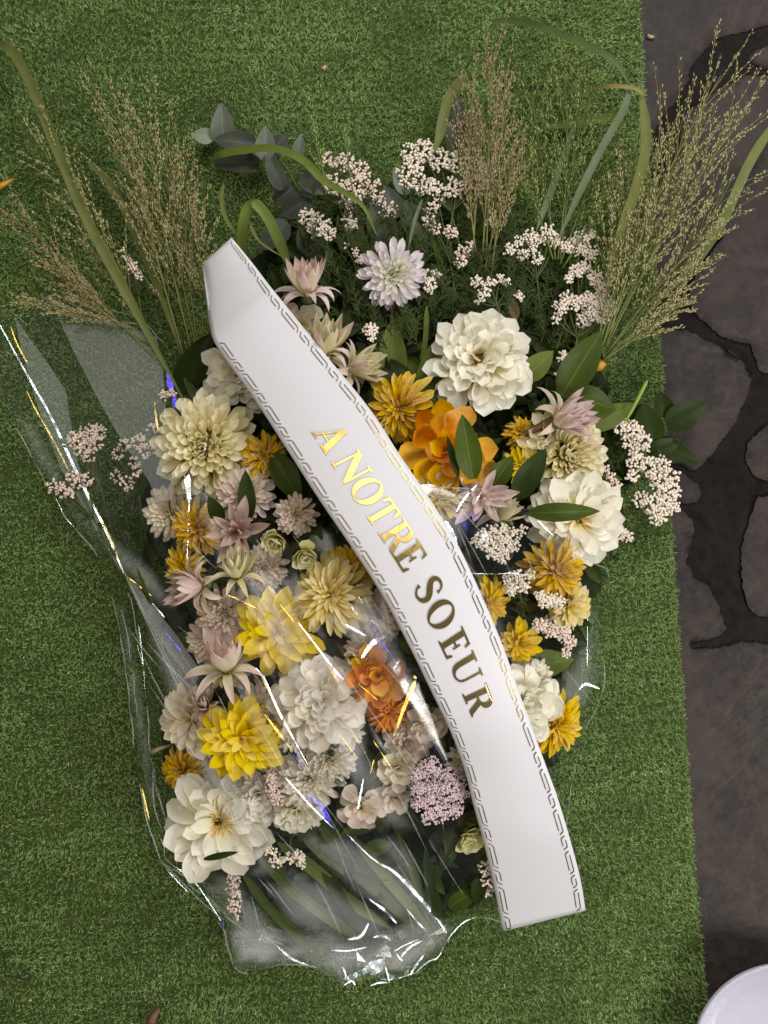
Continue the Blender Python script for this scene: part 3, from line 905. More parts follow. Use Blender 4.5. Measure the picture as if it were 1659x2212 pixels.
sprig('thin bead sprig just right of the lilac-white dahlia', (940, 720), [(925, 600, 14), (930, 620, 12), (945, 590, 9)], dens=.85, needles=40)
sprig('two dangling beads groups left of the lilac-white dahlia', (800, 690), [(765, 545, 9), (775, 560, 9), (745, 530, 7)], dens=.9, needles=40, bud='budpink')
sprig('small white bead cluster left of the purple stem', (812, 780), [(800, 712, 14), (803, 728, 8)], needles=14)
sprig('tiny bead cluster over the dark broad leaf right of the big white dahlia', (1200, 830), [(1215, 770, 12), (1205, 808, 6)], needles=4)
sprig('large scalloped bead spray at the right edge, upper lobe', (1330, 1010), [(1340, 920, 18), (1365, 930, 20), (1385, 950, 18), (1360, 955, 16), (1400, 965, 10), (1375, 975, 14)], bead=3.2)
sprig('largest rounded bead spray overhanging the paving at the right', (1330, 1130), [(1375, 1000, 20), (1405, 1010, 20), (1430, 1005, 18), (1445, 1030, 20), (1425, 1045, 20), (1450, 1060, 18), (1440, 1085, 20), (1410, 1090, 22), (1385, 1080, 16), (1365, 1030, 12), (1420, 1115, 18), (1455, 1095, 14)], bead=3.2)
sprig('short bead sprig just right of the open white dahlia', (1320, 1210), [(1340, 1150, 13), (1355, 1160, 12), (1330, 1140, 10)], needles=16)
sprig('pinkish bead sprig at the right edge of the cream dahlia', (1300, 1080), [(1318, 1030, 10), (1330, 1045, 11), (1310, 1015, 8)], bud='budpink', needles=8)
sprig('broad bead sprig under the star-shaped pink flower', (1110, 1290), [(1035, 1170, 16), (1055, 1155, 17), (1080, 1150, 18), (1105, 1160, 17), (1085, 1180, 20), (1060, 1190, 16), (1110, 1180, 12), (1130, 1145, 9), (1085, 1205, 12)], bud='bud')
sprig('bead sprig left of the streaked yellow chrysanthemum on the right', (1130, 1330), [(1100, 1255, 15), (1120, 1245, 14), (1130, 1265, 14), (1105, 1275, 12), (1145, 1240, 10)])
sprig('bead sprig on top of the plain yellow flower at right', (1195, 1370), [(1165, 1285, 10), (1185, 1295, 14), (1205, 1298, 14), (1175, 1300, 12)], needles=6)
sprig('drooping bead sprig above the folded leaf at lower right', (1180, 1330), [(1165, 1350, 14), (1190, 1358, 18), (1215, 1365, 16), (1230, 1385, 14), (1222, 1410, 10)], bud='budpink', needles=10)
sprig('white bead cluster at the far left seen through the film', (260, 1210), [(165, 950, 18), (190, 940, 20), (210, 935, 16), (180, 965, 20), (205, 955, 16), (190, 985, 14)], zo=.03, bud='budpink')
sprig('bead cluster at the film edge, lowest on the far left', (280, 1240), [(115, 1050, 14), (135, 1058, 16), (155, 1030, 12), (150, 1065, 12), (170, 1040, 14), (190, 1035, 12)], zo=.03, bud='budpink')
sprig('thin bead sprig between the far left cluster and the cream ball', (320, 1200), [(255, 980, 12), (270, 960, 12), (300, 955, 15), (315, 975, 14), (330, 925, 11), (290, 1000, 12), (250, 1030, 12), (275, 1045, 15), (295, 1020, 10)], zo=.026, bud='budpink', dens=.85)
sprig('small bead cluster left of the cream ball top', (370, 960), [(355, 855, 10), (370, 850, 9)], zo=.02, bud='budpink', needles=0)
sprig('bead cluster among stems under the film near the bottom', (640, 1790), [(585, 1840, 12), (598, 1860, 13), (625, 1855, 11), (645, 1852, 13), (650, 1868, 9)], zo=.02, bud='bud', needles=6)
sprig('long upright bead spike below the open white dahlia at lower left', (515, 1980), [(500, 1880, 12), (505, 1900, 13), (503, 1920, 13), (508, 1940, 13), (505, 1960, 12), (512, 1975, 10)], zo=.025, bud='budpink', needles=0)
sprig('bead cluster beside the small blush flower in the lower middle', (625, 1760), [(590, 1705, 16), (600, 1725, 15), (585, 1680, 13)], zo=.012, bud='budpink', needles=0)
sprig('bead cluster half hidden by the lower left edge of the ribbon', (1030, 1960), [(1050, 1875, 14), (1055, 1900, 14), (1052, 1925, 12)], zo=.03, bud='bud', needles=0)
sprig('bead sprig among the grasses left of the ribbon top', (330, 760), [(285, 575, 12), (275, 560, 9), (300, 595, 9), (265, 540, 5)], zo=.02, bud='budpink', needles=10, dens=.8)
sprig('flat-topped dusty mauve cluster of tiny florets at the bottom by the ribbon', (965, 1860), [(905, 1670, 20), (930, 1655, 20), (965, 1670, 18), (985, 1690, 17), (905, 1705, 16), (935, 1700, 22), (965, 1705, 22), (985, 1720, 16), (930, 1730, 20), (960, 1740, 20), (975, 1755, 14), (945, 1760, 18), (985, 1745, 16), (905, 1735, 16), (1000, 1710, 14), (925, 1765, 14)], zo=.03, bud='budmauve', bead=2.2, needles=0, name='mauve_flower_cluster', group=None, dens=1.1)

# ------------------------------------------------------------------ grasses
def panicle(label, base, tip, spread, zb, zt, smat, amat, group, n=26, dens=1.0):
    r = random.Random(int(base[0] + tip[0] * 17 + tip[1] * 5))
    b, t = np.array(base, float), np.array(tip, float)
    d = t - b
    L = np.linalg.norm(d)
    d /= L
    pr = np.array([-d[1], d[0]])
    root = empty('grass_plume', P(base[0], base[1], zb))
    tag(root, label, 'grass', group)
    st, sp = MB(), MB()
    bow = r.uniform(-.05, .05) * L
    ax = lambda s: (b + d * L * s + pr * bow * math.sin(s * 3.1))
    zz = lambda s: zb + (zt - zb) * s + .012 * math.sin(s * 3.1)
    tube(st, [P(*ax(s), zz(s)) for s in np.linspace(0, .96, 12)], [.0011 * (1 - .7 * s) for s in np.linspace(0, 1, 12)], 4)
    for i in range(n):
        s0 = .22 + .70 * i / n
        side = 1 if i % 2 else -1
        bl = L * r.uniform(.24, .52) * (1 - .35 * s0)
        an = side * r.uniform(.05, .50) * spread
        dd = d * math.cos(an) + pr * math.sin(an)
        p0 = ax(s0)
        k = 7
        pts = []
        r_b = r.uniform(-.12, .16)
        lift = r.uniform(-.014, .026)
        for j in range(k + 1):
            q = j / k
            g = p0 + dd * bl * q + pr * side * bl * r_b * q * q
            pts.append((g[0], g[1], max(.010, zz(min(1, s0 + .2 * q)) + lift * q)))
        tube(st, [P(*p) for p in pts], [.00055 * (1 - .5 * q / k) for q in range(k + 1)], 3)
        for j in range(int(18 * dens)):
            q = r.uniform(.22, 1.0)
            f = q * k
            a = int(min(k - 1, f)); fr = f - a
            c = [pts[a][m] * (1 - fr) + pts[a + 1][m] * fr for m in range(3)]
            off = r.uniform(-.5, .5)
            e = dd * math.cos(off) + pr * math.sin(off)
            c0 = P(c[0] + pr[0] * r.uniform(-4.5, 4.5), c[1] + pr[1] * r.uniform(-4.5, 4.5), c[2] + r.uniform(-.001, .002))
            dv = Vector((e[0], -e[1], r.uniform(-.2, .5))).normalized()
            sd = dv.cross(Vector((0, 0, 1))).normalized()
            up = sd.cross(dv)
            l, w_ = r.uniform(.0034, .0060), r.uniform(.0005, .0009)
            sp.add([c0, c0 + dv * l * .45 + sd * w_, c0 + dv * l * .45 - sd * w_, c0 + dv * l * .45 + up * w_, c0 + dv * l],
                   [(0, 1, 3), (0, 3, 2), (1, 4, 3), (3, 4, 2), (0, 2, 1), (1, 2, 4)])
    tag(st.build('stalks', M[amat], root), kind='stuff')
    tag(sp.build('spikelets', M[smat], root), kind='stuff')


ORD = ['first', 'second', 'third', 'fourth', 'fifth', 'sixth', 'seventh', 'eighth', 'ninth', 'tenth', 'eleventh', 'twelfth', 'thirteenth', 'fourteenth']
LEFT = [((330, 770), (20, 440), 1.0), ((340, 760), (75, 300), .9), ((320, 740), (100, 560), .9), ((350, 770), (170, 400), .8), ((390, 770), (235, 205), .8), ((400, 780), (270, 300), .9),
        ((420, 780), (310, 235), .8), ((430, 770), (355, 285), .9), ((430, 760), (395, 330), .9), ((440, 740), (425, 450), .9), ((300, 700), (60, 640), .5)]
for i, (b, t, s) in enumerate(sorted(LEFT, key=lambda q: q[1][0])):
    panicle('feathery tan grass plume, %s from the left in the fan left of the ribbon' % ORD[i], b, t, s, .05, .035 + .012 * (i % 4), 'spike' if i % 3 else 'spikebrown', 'awn', 'grass plumes left of the ribbon', 19)
RIGHT = [((1285, 770), (1345, 400), .9), ((1290, 760), (1385, 470), .9), ((1290, 760), (1430, 300), .9), ((1300, 750), (1478, 330), .9), ((1300, 750), (1490, 250), .8), ((1305, 750), (1535, 270), 1.0),
         ((1310, 750), (1572, 140), .7), ((1310, 750), (1620, 230), .7), ((1315, 755), (1590, 370), .9), ((1310, 765), (1560, 470), .8), ((1310, 770), (1510, 570), .8), ((1300, 780), (1480, 650), .8)]
for i, (b, t, s) in enumerate(sorted(RIGHT, key=lambda q: q[1][0] - q[1][1] * -.6)):
    panicle('golden tan grass plume, %s in turn from the turf side of the right-hand fan' % ORD[i], b, t, s, .07, .06 + .012 * (i % 4), 'spike', 'awn' if i % 2 else 'awngreen', 'grass plumes over the paving', 22)
MID = [((1040, 590), (1062, 85), .6), ((1030, 560), (1025, 170), .6), ((1050, 590), (1100, 150), .6), ((1045, 590), (1085, 250), .8), ((1060, 600), (1118, 330), .7), ((1020, 560), (1005, 250), .7)]
for i, (b, t, s) in enumerate(sorted(MID, key=lambda q: q[1][0])):
    panicle('upright brownish grass plume, %s from the left at the top centre' % ORD[i], b, t, s, .06, .06 + .01 * (i % 3), 'spikebrown', 'awn', 'grass plumes at the top centre', 18, .9)
GRN = [((1205, 560), (1218, 140), .9), ((1200, 560), (1145, 190), .9), ((1210, 560), (1285, 160), .9), ((1210, 570), (1320, 260), 1.0), ((1195, 560), (1125, 300), .9), ((1215, 580), (1335, 370), .9)]
for i, (b, t, s) in enumerate(sorted(GRN, key=lambda q: q[1][0])):
    panicle('wispy green grass plume, %s from the left between the top centre and the bluish blades' % ORD[i], b, t, s, .05, .045, 'spikegreen', 'awngreen', 'green grass plumes on the turf', 22, .55)
panicle('lone thin grass stalk rising left of the top bead clusters', (715, 420), (676, 245), .5, .08, .07, 'spikegreen', 'awngreen', None, 5, .5)
panicle('lone thin grass stalk rising between the top bead clusters', (765, 430), (742, 258), .4, .08, .07, 'spikegreen', 'awngreen', None, 3, .5)


def blade(label, pts, width, mat, z, name='long_grass_leaf', cat='grass leaf', group='long grass blades', vee=.25, taper=(.35, .35)):
    """strap leaf: pts plan points, z a list or a pair"""
    n0 = len(pts)
    zs = z if len(z) == n0 else [z[0] + (z[-1] - z[0]) * i / (n0 - 1) for i in range(n0)]
    path = crom([(p[0], p[1], q) for p, q in zip(pts, zs)], 6)
    n = len(path)
    vs, fs, uv = [], [], []
    for i, p in enumerate(path):
        a, b = path[max(0, i - 1)], path[min(n - 1, i + 1)]
        d = np.array([b[0] - a[0], b[1] - a[1]]); d /= (np.linalg.norm(d) + 1e-9)
        pr = np.array([-d[1], d[0]])
        s = i / (n - 1)
        wv = width * .43 * min(1, taper[0] + s * 4) * min(1, taper[1] * .4 + (1 - s) * 3)
        if s in (0, 1): wv *= .5
        for k, q in enumerate((-1, -.5, 0, .5, 1)):
            vs.append(P(p[0] + pr[0] * wv * q, p[1] + pr[1] * wv * q, p[2] + abs(q) * wv * PX * vee))
            uv.append((k / 4, s * 3))
    for i in range(n - 1):
        for k in range(4):
            a = i * 5 + k
            fs.append((a, a + 1, a + 6, a + 5))
    mb = MB(); mb.add(vs, fs, uv)
    return tag(mb.build(name, M[mat], None, P(*path[0])), label, cat, group)


blade('longest olive grass blade running down the far left to the cream ball', [(-25, 90), (20, 105), (65, 180), (130, 340), (190, 480), (265, 620), (330, 740), (400, 870)], 25, 'blade', [.03, .05, .06, .07, .075, .08, .085, .09])
blade('short olive blade behind the left grass plumes', [(190, 350), (240, 400), (300, 520), (340, 620), (400, 780)], 20, 'blade', [.02, .03, .035, .04, .05])
blade('arching light green blade over the grey leaves at the top left', [(455, 350), (480, 332), (560, 320), (610, 325), (660, 350), (700, 390), (780, 440), (815, 510)], 20, 'bladegreen', [.03, .05, .07, .08, .085, .09, .10, .10])
blade('light green blade bent sharply beside the ribbon tip, rising half', [(522, 560), (524, 490), (535, 450), (556, 434)], 26, 'bladegreen', [.06, .085, .095, .10], taper=(1, 1))
blade('light green blade bent sharply beside the ribbon tip, falling half', [(548, 434), (575, 465), (598, 510), (625, 575)], 27, 'bladegreen', [.102, .10, .095, .08], taper=(1, 1))
blade('narrow curved blade left of the bent blade', [(483, 395), (478, 430), (490, 475), (520, 520)], 10, 'blade', [.03, .05, .06, .06])
blade('thin yellowed blade by the bent blade', [(538, 480), (560, 520), (610, 555)], 6, 'bladegold', [.09, .09, .09])
blade('long arched bluish blade at the top right ending in a kink', [(1055, 45), (1120, 46), (1180, 62), (1270, 98), (1330, 135), (1365, 195)], 20, 'bladedark', [.03, .05, .07, .09, .10, .10])
blade('straight bluish blade dropping from the top right kink', [(1362, 190), (1345, 240), (1300, 320), (1250, 420), (1205, 520)], 19, 'bladeblue', [.10, .10, .095, .09, .08])
blade('yellow-green blade along the turf edge below the kink', [(1385, 195), (1394, 270), (1394, 330), (1370, 420), (1340, 500), (1305, 610)], 26, 'blade', [.10, .10, .10, .095, .09, .08])
blade('small brown-yellow blade end pointing left at the top right kink', [(1392, 205), (1370, 190), (1320, 186), (1270, 193)], 11, 'bladegold', [.105, .105, .10, .08])
blade('pale green blade lying flat on the turf at the upper right', [(1175, 275), (1260, 262), (1330, 248), (1365, 215)], 22, 'bladegreen', [.02, .022, .03, .05])
blade('short bluish blade inside the green grass plumes', [(1242, 265), (1210, 360), (1180, 440), (1158, 500)], 16, 'bladeblue', [.05, .06, .06, .06])
blade('long green blade lying over the paving at the right edge', [(1690, 240), (1620, 350), (1560, 480), (1490, 580), (1400, 670)], 24, 'blade', [.03, .04, .045, .05, .06])
blade('broad short green blade with yellow tip at the top centre', [(1010, 165), (985, 185), (965, 225), (950, 290), (938, 330)], 26, 'blade', [.02, .05, .06, .065, .07])
blade('narrow pale blade left of the biggest bead cluster', [(912, 430), (895, 480), (880, 550)], 9, 'bladeblue', [.07, .08, .08])
blade('slim green blade standing left of the big white dahlia', [(922, 660), (918, 740), (898, 850)], 13, 'leaflight', [.11, .11, .09])
blade('dark thin stalk lying on the turf at the top centre-left', [(655, 185), (640, 230), (612, 270), (585, 310)], 4, 'bladedark', [.015, .02, .03, .03])
blade('cut lime green stem above the right bead spray', [(1398, 822), (1376, 865), (1350, 912)], 9, 'limestem', [.075, .07, .06], name='cut_stem', cat='stem', group=None, vee=-.8, taper=(1, 1))
for i, (pp, wd_, mm) in enumerate([
    ([(600, 1820), (680, 1880), (760, 1950), (850, 2010)], 34, 'leaflight'), ([(680, 1800), (750, 1870), (830, 1940), (900, 2010)], 30, 'leaf'),
    ([(560, 1850), (640, 1930), (720, 1990), (790, 2040)], 30, 'leaf'), ([(760, 1800), (820, 1880), (880, 1950), (930, 2010)], 26, 'leaflight'),
    ([(690, 1830), (720, 1910), (760, 1980), (800, 2030)], 30, 'leafdeep'), ([(800, 1790), (870, 1860), (930, 1920), (960, 1990)], 26, 'leafdeep'),
    ([(520, 1880), (580, 1960), (640, 2020), (690, 2060)], 24, 'leaf'), ([(640, 1790), (700, 1850), (770, 1900), (820, 1960)], 22, 'leaflight'),
    ([(920, 1830), (925, 1900), (935, 1960), (950, 2000)], 20, 'leafdeep'), ([(860, 1800), (890, 1880), (910, 1940), (930, 2000)], 20, 'leaf')]):
    blade(['pale strap leaf crossing the stem bundle, widest under the bottom film', 'green strap leaf beside the widest one, heading to the film knot', 'green strap leaf low left in the stem bundle',
           'pale strap leaf below the blush flower in the stem bundle', 'dark strap leaf in the centre of the stem bundle', 'dark strap leaf right of centre in the stem bundle',
           'leftmost green strap leaf in the stem bundle', 'short pale strap leaf at the top of the stem bundle', 'dark strap leaf at the right of the stem bundle by the ribbon',
           'narrow green strap leaf right of centre by the white glint'][i], pp, wd_, mm, [.066, .072, .062, .036], name='strap_leaf', cat='leaf', group='strap leaves in the stem bundle')


# ------------------------------------------------------------------ broad leaves
def leaf_into(mb, a, b, width, za, zb, droop=.3, roll=0.0, point=.8):
    a2, b2 = np.array(a, float), np.array(b, float)
    d = b2 - a2; L = np.linalg.norm(d); d /= L
    pr = np.array([-d[1], d[0]])
    vs, fs, uv = [], [], []
    nl, nw = 8, 4
    for i in range(nl + 1):
        t = i / nl
        wv = width * .5 * (math.sin(math.pi * min(1, .03 + .97 * t) ** point) ** .75)
        if i == nl: wv = width * .01
        c = a2 + d * L * t
        zz = za + (zb - za) * t + droop * L * PX * .25 * math.sin(math.pi * t)
        for k in range(nw + 1):
            q = 2 * k / nw - 1
            vs.append(P(c[0] + pr[0] * wv * q, c[1] + pr[1] * wv * q, zz + abs(q) * wv * PX * .35 + q * wv * PX * roll))
            uv.append((k / nw, t))
    for i in range(nl):
        for k in range(nw):
            o = i * (nw + 1) + k
            fs.append((o, o + 1, o + nw + 2, o + nw + 1))
    mb.add(vs, fs, uv)


def leaf(label, a, b, width, mat, za=None, zb=None, droop=.3, roll=0.0, group='broad green leaves'):
    za = dome(*a) if za is None else za
    zb = dome(*b) if zb is None else zb
    mb = MB()
    leaf_into(mb, a, b, width, za, zb, droop, roll)
    return tag(mb.build('leaf', M[mat], None, P(*a, za)), label, 'leaf', group)


leaf('dark upright leaf lying on the orange dahlia', (1022, 1035), (998, 895), 58, 'leaf', .185, .196)
leaf('thin dark leaf sliver left of the upright one on the orange dahlia', (990, 1030), (965, 940), 18, 'leafdeep', .185, .19)
leaf('curved leaf laid across the open white dahlia', (1142, 1108), (1296, 1104), 42, 'leaf', .165, .172, .5, .3)
leaf('green leaf right of the orange dahlia above the star flower', (1062, 1052), (1108, 985), 46, 'leaf', .14, .145)
leaf('deep green leaf between small yellow bloom and white dahlia', (1112, 1078), (1180, 968), 56, 'leafdeep', .135, .14)
leaf('broad dark leaf right of the big white dahlia', (1212, 855), (1300, 715), 76, 'leaf', .085, .10)
leaf('lighter pointed leaf touching the right side of the big white dahlia', (1130, 820), (1195, 758), 52, 'leaflight', .105, .11)
leaf('broad leaf behind the pale pink bride flower, upper one', (1230, 850), (1330, 885), 66, 'leaf', .075, .06)
leaf('broad leaf behind the pale pink bride flower, lower one', (1265, 925), (1375, 872), 50, 'leaflight', .06, .05)
leaf('wide green leaf behind the purple stem', (845, 850), (848, 690), 68, 'leaflight', .085, .10)
leaf('green leaf left of the big white dahlia', (912, 870), (935, 740), 46, 'leaflight', .09, .105)
leaf('dark leaf between the mustard chrysanthemum and white dahlia', (945, 890), (905, 800), 60, 'leaf', .09, .10)
leaf('green leaf at the base of the side-pointing bride flower', (780, 845), (850, 812), 38, 'leaflight', .09, .10)
leaf('blue-green leaf between ribbon and mustard chrysanthemum', (832, 950), (836, 895), 34, 'leaf', .125, .12)
leaf('long green leaf left of the ribbon below the cream ball', (590, 980), (650, 1085), 58, 'leaf', .135, .135)
leaf('dark narrow leaf right under the cream ball dahlia', (535, 1125), (530, 1015), 40, 'leafdeep', .145, .15)
leaf('small dark leaf left under the cream ball dahlia', (480, 1130), (450, 1072), 34, 'leafdeep', .14, .15)
leaf('dark shiny leaf lower left of the dusty mauve flower', (470, 1225), (555, 1150), 30, 'leafdeep', .135, .14)
leaf('large dark leaf left of the upper ribbon', (385, 850), (455, 720), 70, 'leafdeep', .055, .07)
leaf('dark leaf above the cream ball behind the film', (480, 880), (395, 800), 66, 'leaf', .06, .06)
leaf('dark grey-green leaf below the yellow daisy', (640, 1430), (590, 1400), 54, 'eucadark', .12, .12)
leaf('folded green leaf at lower right under the bead sprig', (1130, 1440), (1240, 1425), 62, 'leaflight', .10, .075, .3, .2)
leaf('small oval leaf on the white flower in the lower middle', (680, 1690), (750, 1680), 26, 'eucadark', .125, .125)
leaf('leaf with small leaflets below the orange bloom', (720, 1600), (708, 1525), 44, 'leafdeep', .14, .145)
leaf('small dark leaf on the lower petals of the open white dahlia', (440, 1856), (516, 1840), 15, 'leafdeep', .120, .122)
leaf('dark leaf beside the mauve cluster at the ribbon edge', (1010, 1640), (985, 1590), 26, 'leaf', .11, .12)
leaf('grey leaf at the right of the stem bundle', (935, 1800), (975, 1850), 44, 'eucadark', .06, .06)
leaf('olive leaf pair tip low beside the ribbon end', (970, 1960), (1035, 1920), 40, 'leaf', .05, .055)
leaf('dark leaf bottom right by the ribbon bead cluster', (1030, 1950), (1040, 1880), 34, 'leafdeep', .06, .07)
leaf('green leaf under the streaked yellow chrysanthemum by the ribbon', (1080, 1330), (1170, 1385), 30, 'leaf', .09, .09)
leaf('dark leaf above the pinkish white dahlia', (745, 1425), (690, 1375), 36, 'eucadark', .13, .13)
leaf('brown dry leaf under the bead sprigs in the upper right', (1115, 690), (1105, 640), 22, 'deadleaf', .06, .07)


def branch(label, name, stem_pts, leaves, cat='leafy branch', group=None, smat='stem', sw=.0013):
    root = empty(name, P(*stem_pts[0]))
    tag(root, label, cat, group)
    mb = MB()
    tube(mb, [P(*p) for p in crom(stem_pts, 5)], sw, 5)
    mb.build('stem', M[smat], root)
    for (a, b, w_, mat, za, zb) in leaves:
        mb = MB()
        leaf_into(mb, a, b, w_, za, zb, .25, random.uniform(-.2, .2), .72)
        mb.build('leaf', M[mat], root)


branch('grey-green eucalyptus branch spreading at the top left above the ribbon', 'eucalyptus_branch', [(720, 560, .05), (650, 420, .045), (600, 340, .04), (540, 310, .035), (470, 296, .03)], [
    ((462, 296), (412, 290), 36, 'eucapale', .03, .025), ((482, 312), (478, 222), 52, 'euca', .03, .035), ((555, 312), (462, 300), 52, 'eucadark', .04, .04),
    ((572, 345), (574, 272), 46, 'euca', .045, .055), ((575, 335), (622, 290), 44, 'eucadark', .04, .045), ((640, 340), (652, 290), 28, 'euca', .045, .055), ((560, 350), (460, 352), 46, 'eucadark', .03, .02),
    ((610, 410), (575, 320), 40, 'eucadark', .045, .045), ((640, 400), (590, 440), 54, 'eucadark', .04, .03), ((668, 430), (608, 465), 60, 'eucadark', .045, .04),
    ((650, 380), (700, 420), 40, 'eucadark', .05, .055), ((690, 470), (650, 560), 66, 'eucadark', .05, .05), ((620, 480), (560, 540), 58, 'eucadark', .045, .04), ((655, 425), (690, 372), 30, 'eucadark', .05, .06)], group='eucalyptus branches')
branch('blue-grey eucalyptus branch behind the brown plumes at the top', 'eucalyptus_branch', [(960, 560, .05), (985, 420, .05), (1000, 300, .05), (995, 220, .05)], [
    ((1000, 300), (985, 200), 34, 'eucadark', .05, .055), ((1005, 350), (1025, 285), 42, 'euca', .05, .06), ((985, 330), (965, 250), 30, 'eucadark', .05, .055), ((1000, 380), (1030, 345), 34, 'euca', .05, .055),
    ((880, 420), (850, 362), 34, 'euca', .05, .05), ((930, 520), (870, 430), 50, 'eucadark', .05, .05)], group='eucalyptus branches')
branch('grey round-leaved branch between the top bead clusters', 'eucalyptus_branch', [(830, 560, .05), (815, 500, .055), (800, 450, .055)], [
    ((840, 520), (800, 440), 64, 'eucadark', .055, .06), ((860, 470), (830, 400), 50, 'eucadark', .05, .05), ((780, 540), (745, 450), 40, 'bladedark', .055, .06)], group='eucalyptus branches')
branch('dark green leafy twig lying across the turf edge onto the paving', 'leafy_twig', [(1330, 960, .04), (1380, 925, .035), (1430, 905, .03), (1450, 895, .03)], [
    ((1408, 960), (1390, 870), 70, 'leafdeep', .035, .04), ((1440, 920), (1530, 868), 62, 'leafdeep', .03, .035), ((1440, 900), (1425, 845), 44, 'leafdeep', .03, .035), ((1415, 950), (1508, 1000), 44, 'leafdeep', .03, .03),
    ((1400, 985), (1470, 950), 46, 'leafdeep', .03, .035), ((1385, 900), (1345, 865), 44, 'leafdeep', .035, .04)])
branch('small round-leaflet twig below the pinkish white dahlia', 'leafy_twig', [(735, 1650, .125), (715, 1600, .125), (690, 1560, .12)], [
    ((705, 1580), (690, 1562), 20, 'leafdeep', .14, .142), ((712, 1602), (694, 1590), 18, 'leafdeep', .14, .142), ((716, 1612), (736, 1604), 16, 'leafdeep', .14, .142), ((722, 1630), (706, 1622), 16, 'leafdeep', .138, .14)])

# ------------------------------------------------------------------ greenery filling the inside of the bouquet
OUT = [(455, 620), (560, 520), (680, 470), (850, 420), (1060, 470), (1120, 560), (1290, 600), (1310, 700), (1320, 860), (1330, 960), (1380, 1060), (1310, 1200), (1270, 1450), (1210, 1700), (1060, 1950), (940, 2000), (800, 2040), (600, 1990), (480, 1920), (385, 1840), (350, 1650), (345, 1400), (285, 1200), (290, 1080), (330, 960), (380, 830), (450, 720)]
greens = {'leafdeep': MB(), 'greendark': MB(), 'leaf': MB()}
cnt = 0
r = random.Random(5)
while cnt < 2000:
    u, v = r.uniform(250, 1390), r.uniform(420, 2010)
    if not in_poly(u, v, OUT): continue
    cnt += 1
    an = r.uniform(0, 6.28)
    L = r.uniform(60, 130)
    top = max(.022, dome(u, v) - r.uniform(.016, .06))
    a, b = (u, v), (u + L * math.cos(an), v + L * math.sin(an))
    if not in_poly(b[0], b[1], OUT): continue
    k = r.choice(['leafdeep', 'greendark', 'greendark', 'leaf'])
    leaf_into(greens[k], a, b, r.uniform(20, 44), top - .006, top + r.uniform(-.012, .004), .2, r.uniform(-.6, .6))
for i in range(420):
    u, v = r.uniform(430, 1060), r.uniform(1790, 2040)
    if v > 1880 + (u - 430) * .6 or v > 2040: continue
    an = math.radians(r.gauss(38, 22))
    L = r.uniform(60, 120)
    b = (u + L * math.cos(an), v + L * math.sin(an))
    if not in_poly(b[0], b[1], OUT): continue
    z_ = r.uniform(.016, .034)
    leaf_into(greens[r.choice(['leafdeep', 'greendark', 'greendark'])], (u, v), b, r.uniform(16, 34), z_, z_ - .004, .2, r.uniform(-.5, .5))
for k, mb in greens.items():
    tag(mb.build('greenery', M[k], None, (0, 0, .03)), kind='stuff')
# fine needle foliage between the bead stems
mb = MB()
NEED = [(680, 480), (840, 420), (1000, 450), (1110, 560), (1280, 560), (1300, 720), (1180, 760), (1150, 700), (930, 700), (900, 770), (770, 740), (720, 640), (650, 540)]
k = 0
while k < 330:
    u, v = r.uniform(650, 1300), r.uniform(420, 780)
    if not in_poly(u, v, NEED): continue
    k += 1
    L = r.uniform(40, 110)
    an = math.radians(-90 + r.gauss(0, 28))
    z0_ = max(.03, dome(u, v) - r.uniform(-.005, .04))
    a = np.array([u, v]); d = np.array([math.cos(an), math.sin(an)])
    tube(mb, [P(*(a + d * L * s), z0_ + .015 * s) for s in (0, .5, 1)], .0006, 3)
    for j in range(16):
        s = j / 16
        c = P(*(a + d * L * s), z0_ + .015 * s)
        aa = an + r.choice((-1, 1)) * r.uniform(.4, 1.1)
        dv = Vector((math.cos(aa), -math.sin(aa), r.uniform(-.2, .6))).normalized()
        l = r.uniform(.006, .013)
        sd = dv.cross(Vector((0, 0, 1))).normalized() * .00045
        mb.add([c - sd, c + sd, c + dv * l * .6 + sd, c + dv * l * .6 - sd, c + dv * l], [(0, 1, 2, 3), (3, 2, 4)])
tag(mb.build('needle_greenery', M['needle'], None, (0, 0, .03)), kind='stuff')

# ------------------------------------------------------------------ ribbon
ROWS = [((500, 513, .118), (435, 572, .100)), ((545, 568, .128), (444, 640, .108)), ((577, 610, .137), (452, 697, .122)), ((602, 641, .144), (468, 748, .138)), ((700, 762, .166), (540, 848, .160)),
        ((800, 885, .188), (618, 968, .184)), ((865, 985, .203), (690, 1080, .200)), ((930, 1080, .213), (760, 1183, .211)), ((988, 1175, .219), (828, 1290, .217)), ((1042, 1290, .219), (885, 1398, .216)),
        ((1088, 1400, .212), (930, 1490, .208)), ((1132, 1525, .196), (972, 1578, .192)), ((1178, 1650, .170), (1003, 1662, .168)), ((1205, 1725, .150), (1022, 1737, .150)), ((1232, 1815, .122), (1045, 1822, .124)),
        ((1254, 1900, .082), (1068, 1920, .084)), ((1265, 1967, .044), (1086, 2012, .040))]
dense = crom([a + b for a, b in ROWS], 8)
NT_ = len(dense)
NW_ = 14
cen_px = np.array([[(p[0] + p[3]) / 2, (p[1] + p[4]) / 2] for p in dense])
arc = np.concatenate([[0], np.cumsum(np.linalg.norm(np.diff(cen_px, axis=0), axis=1))])


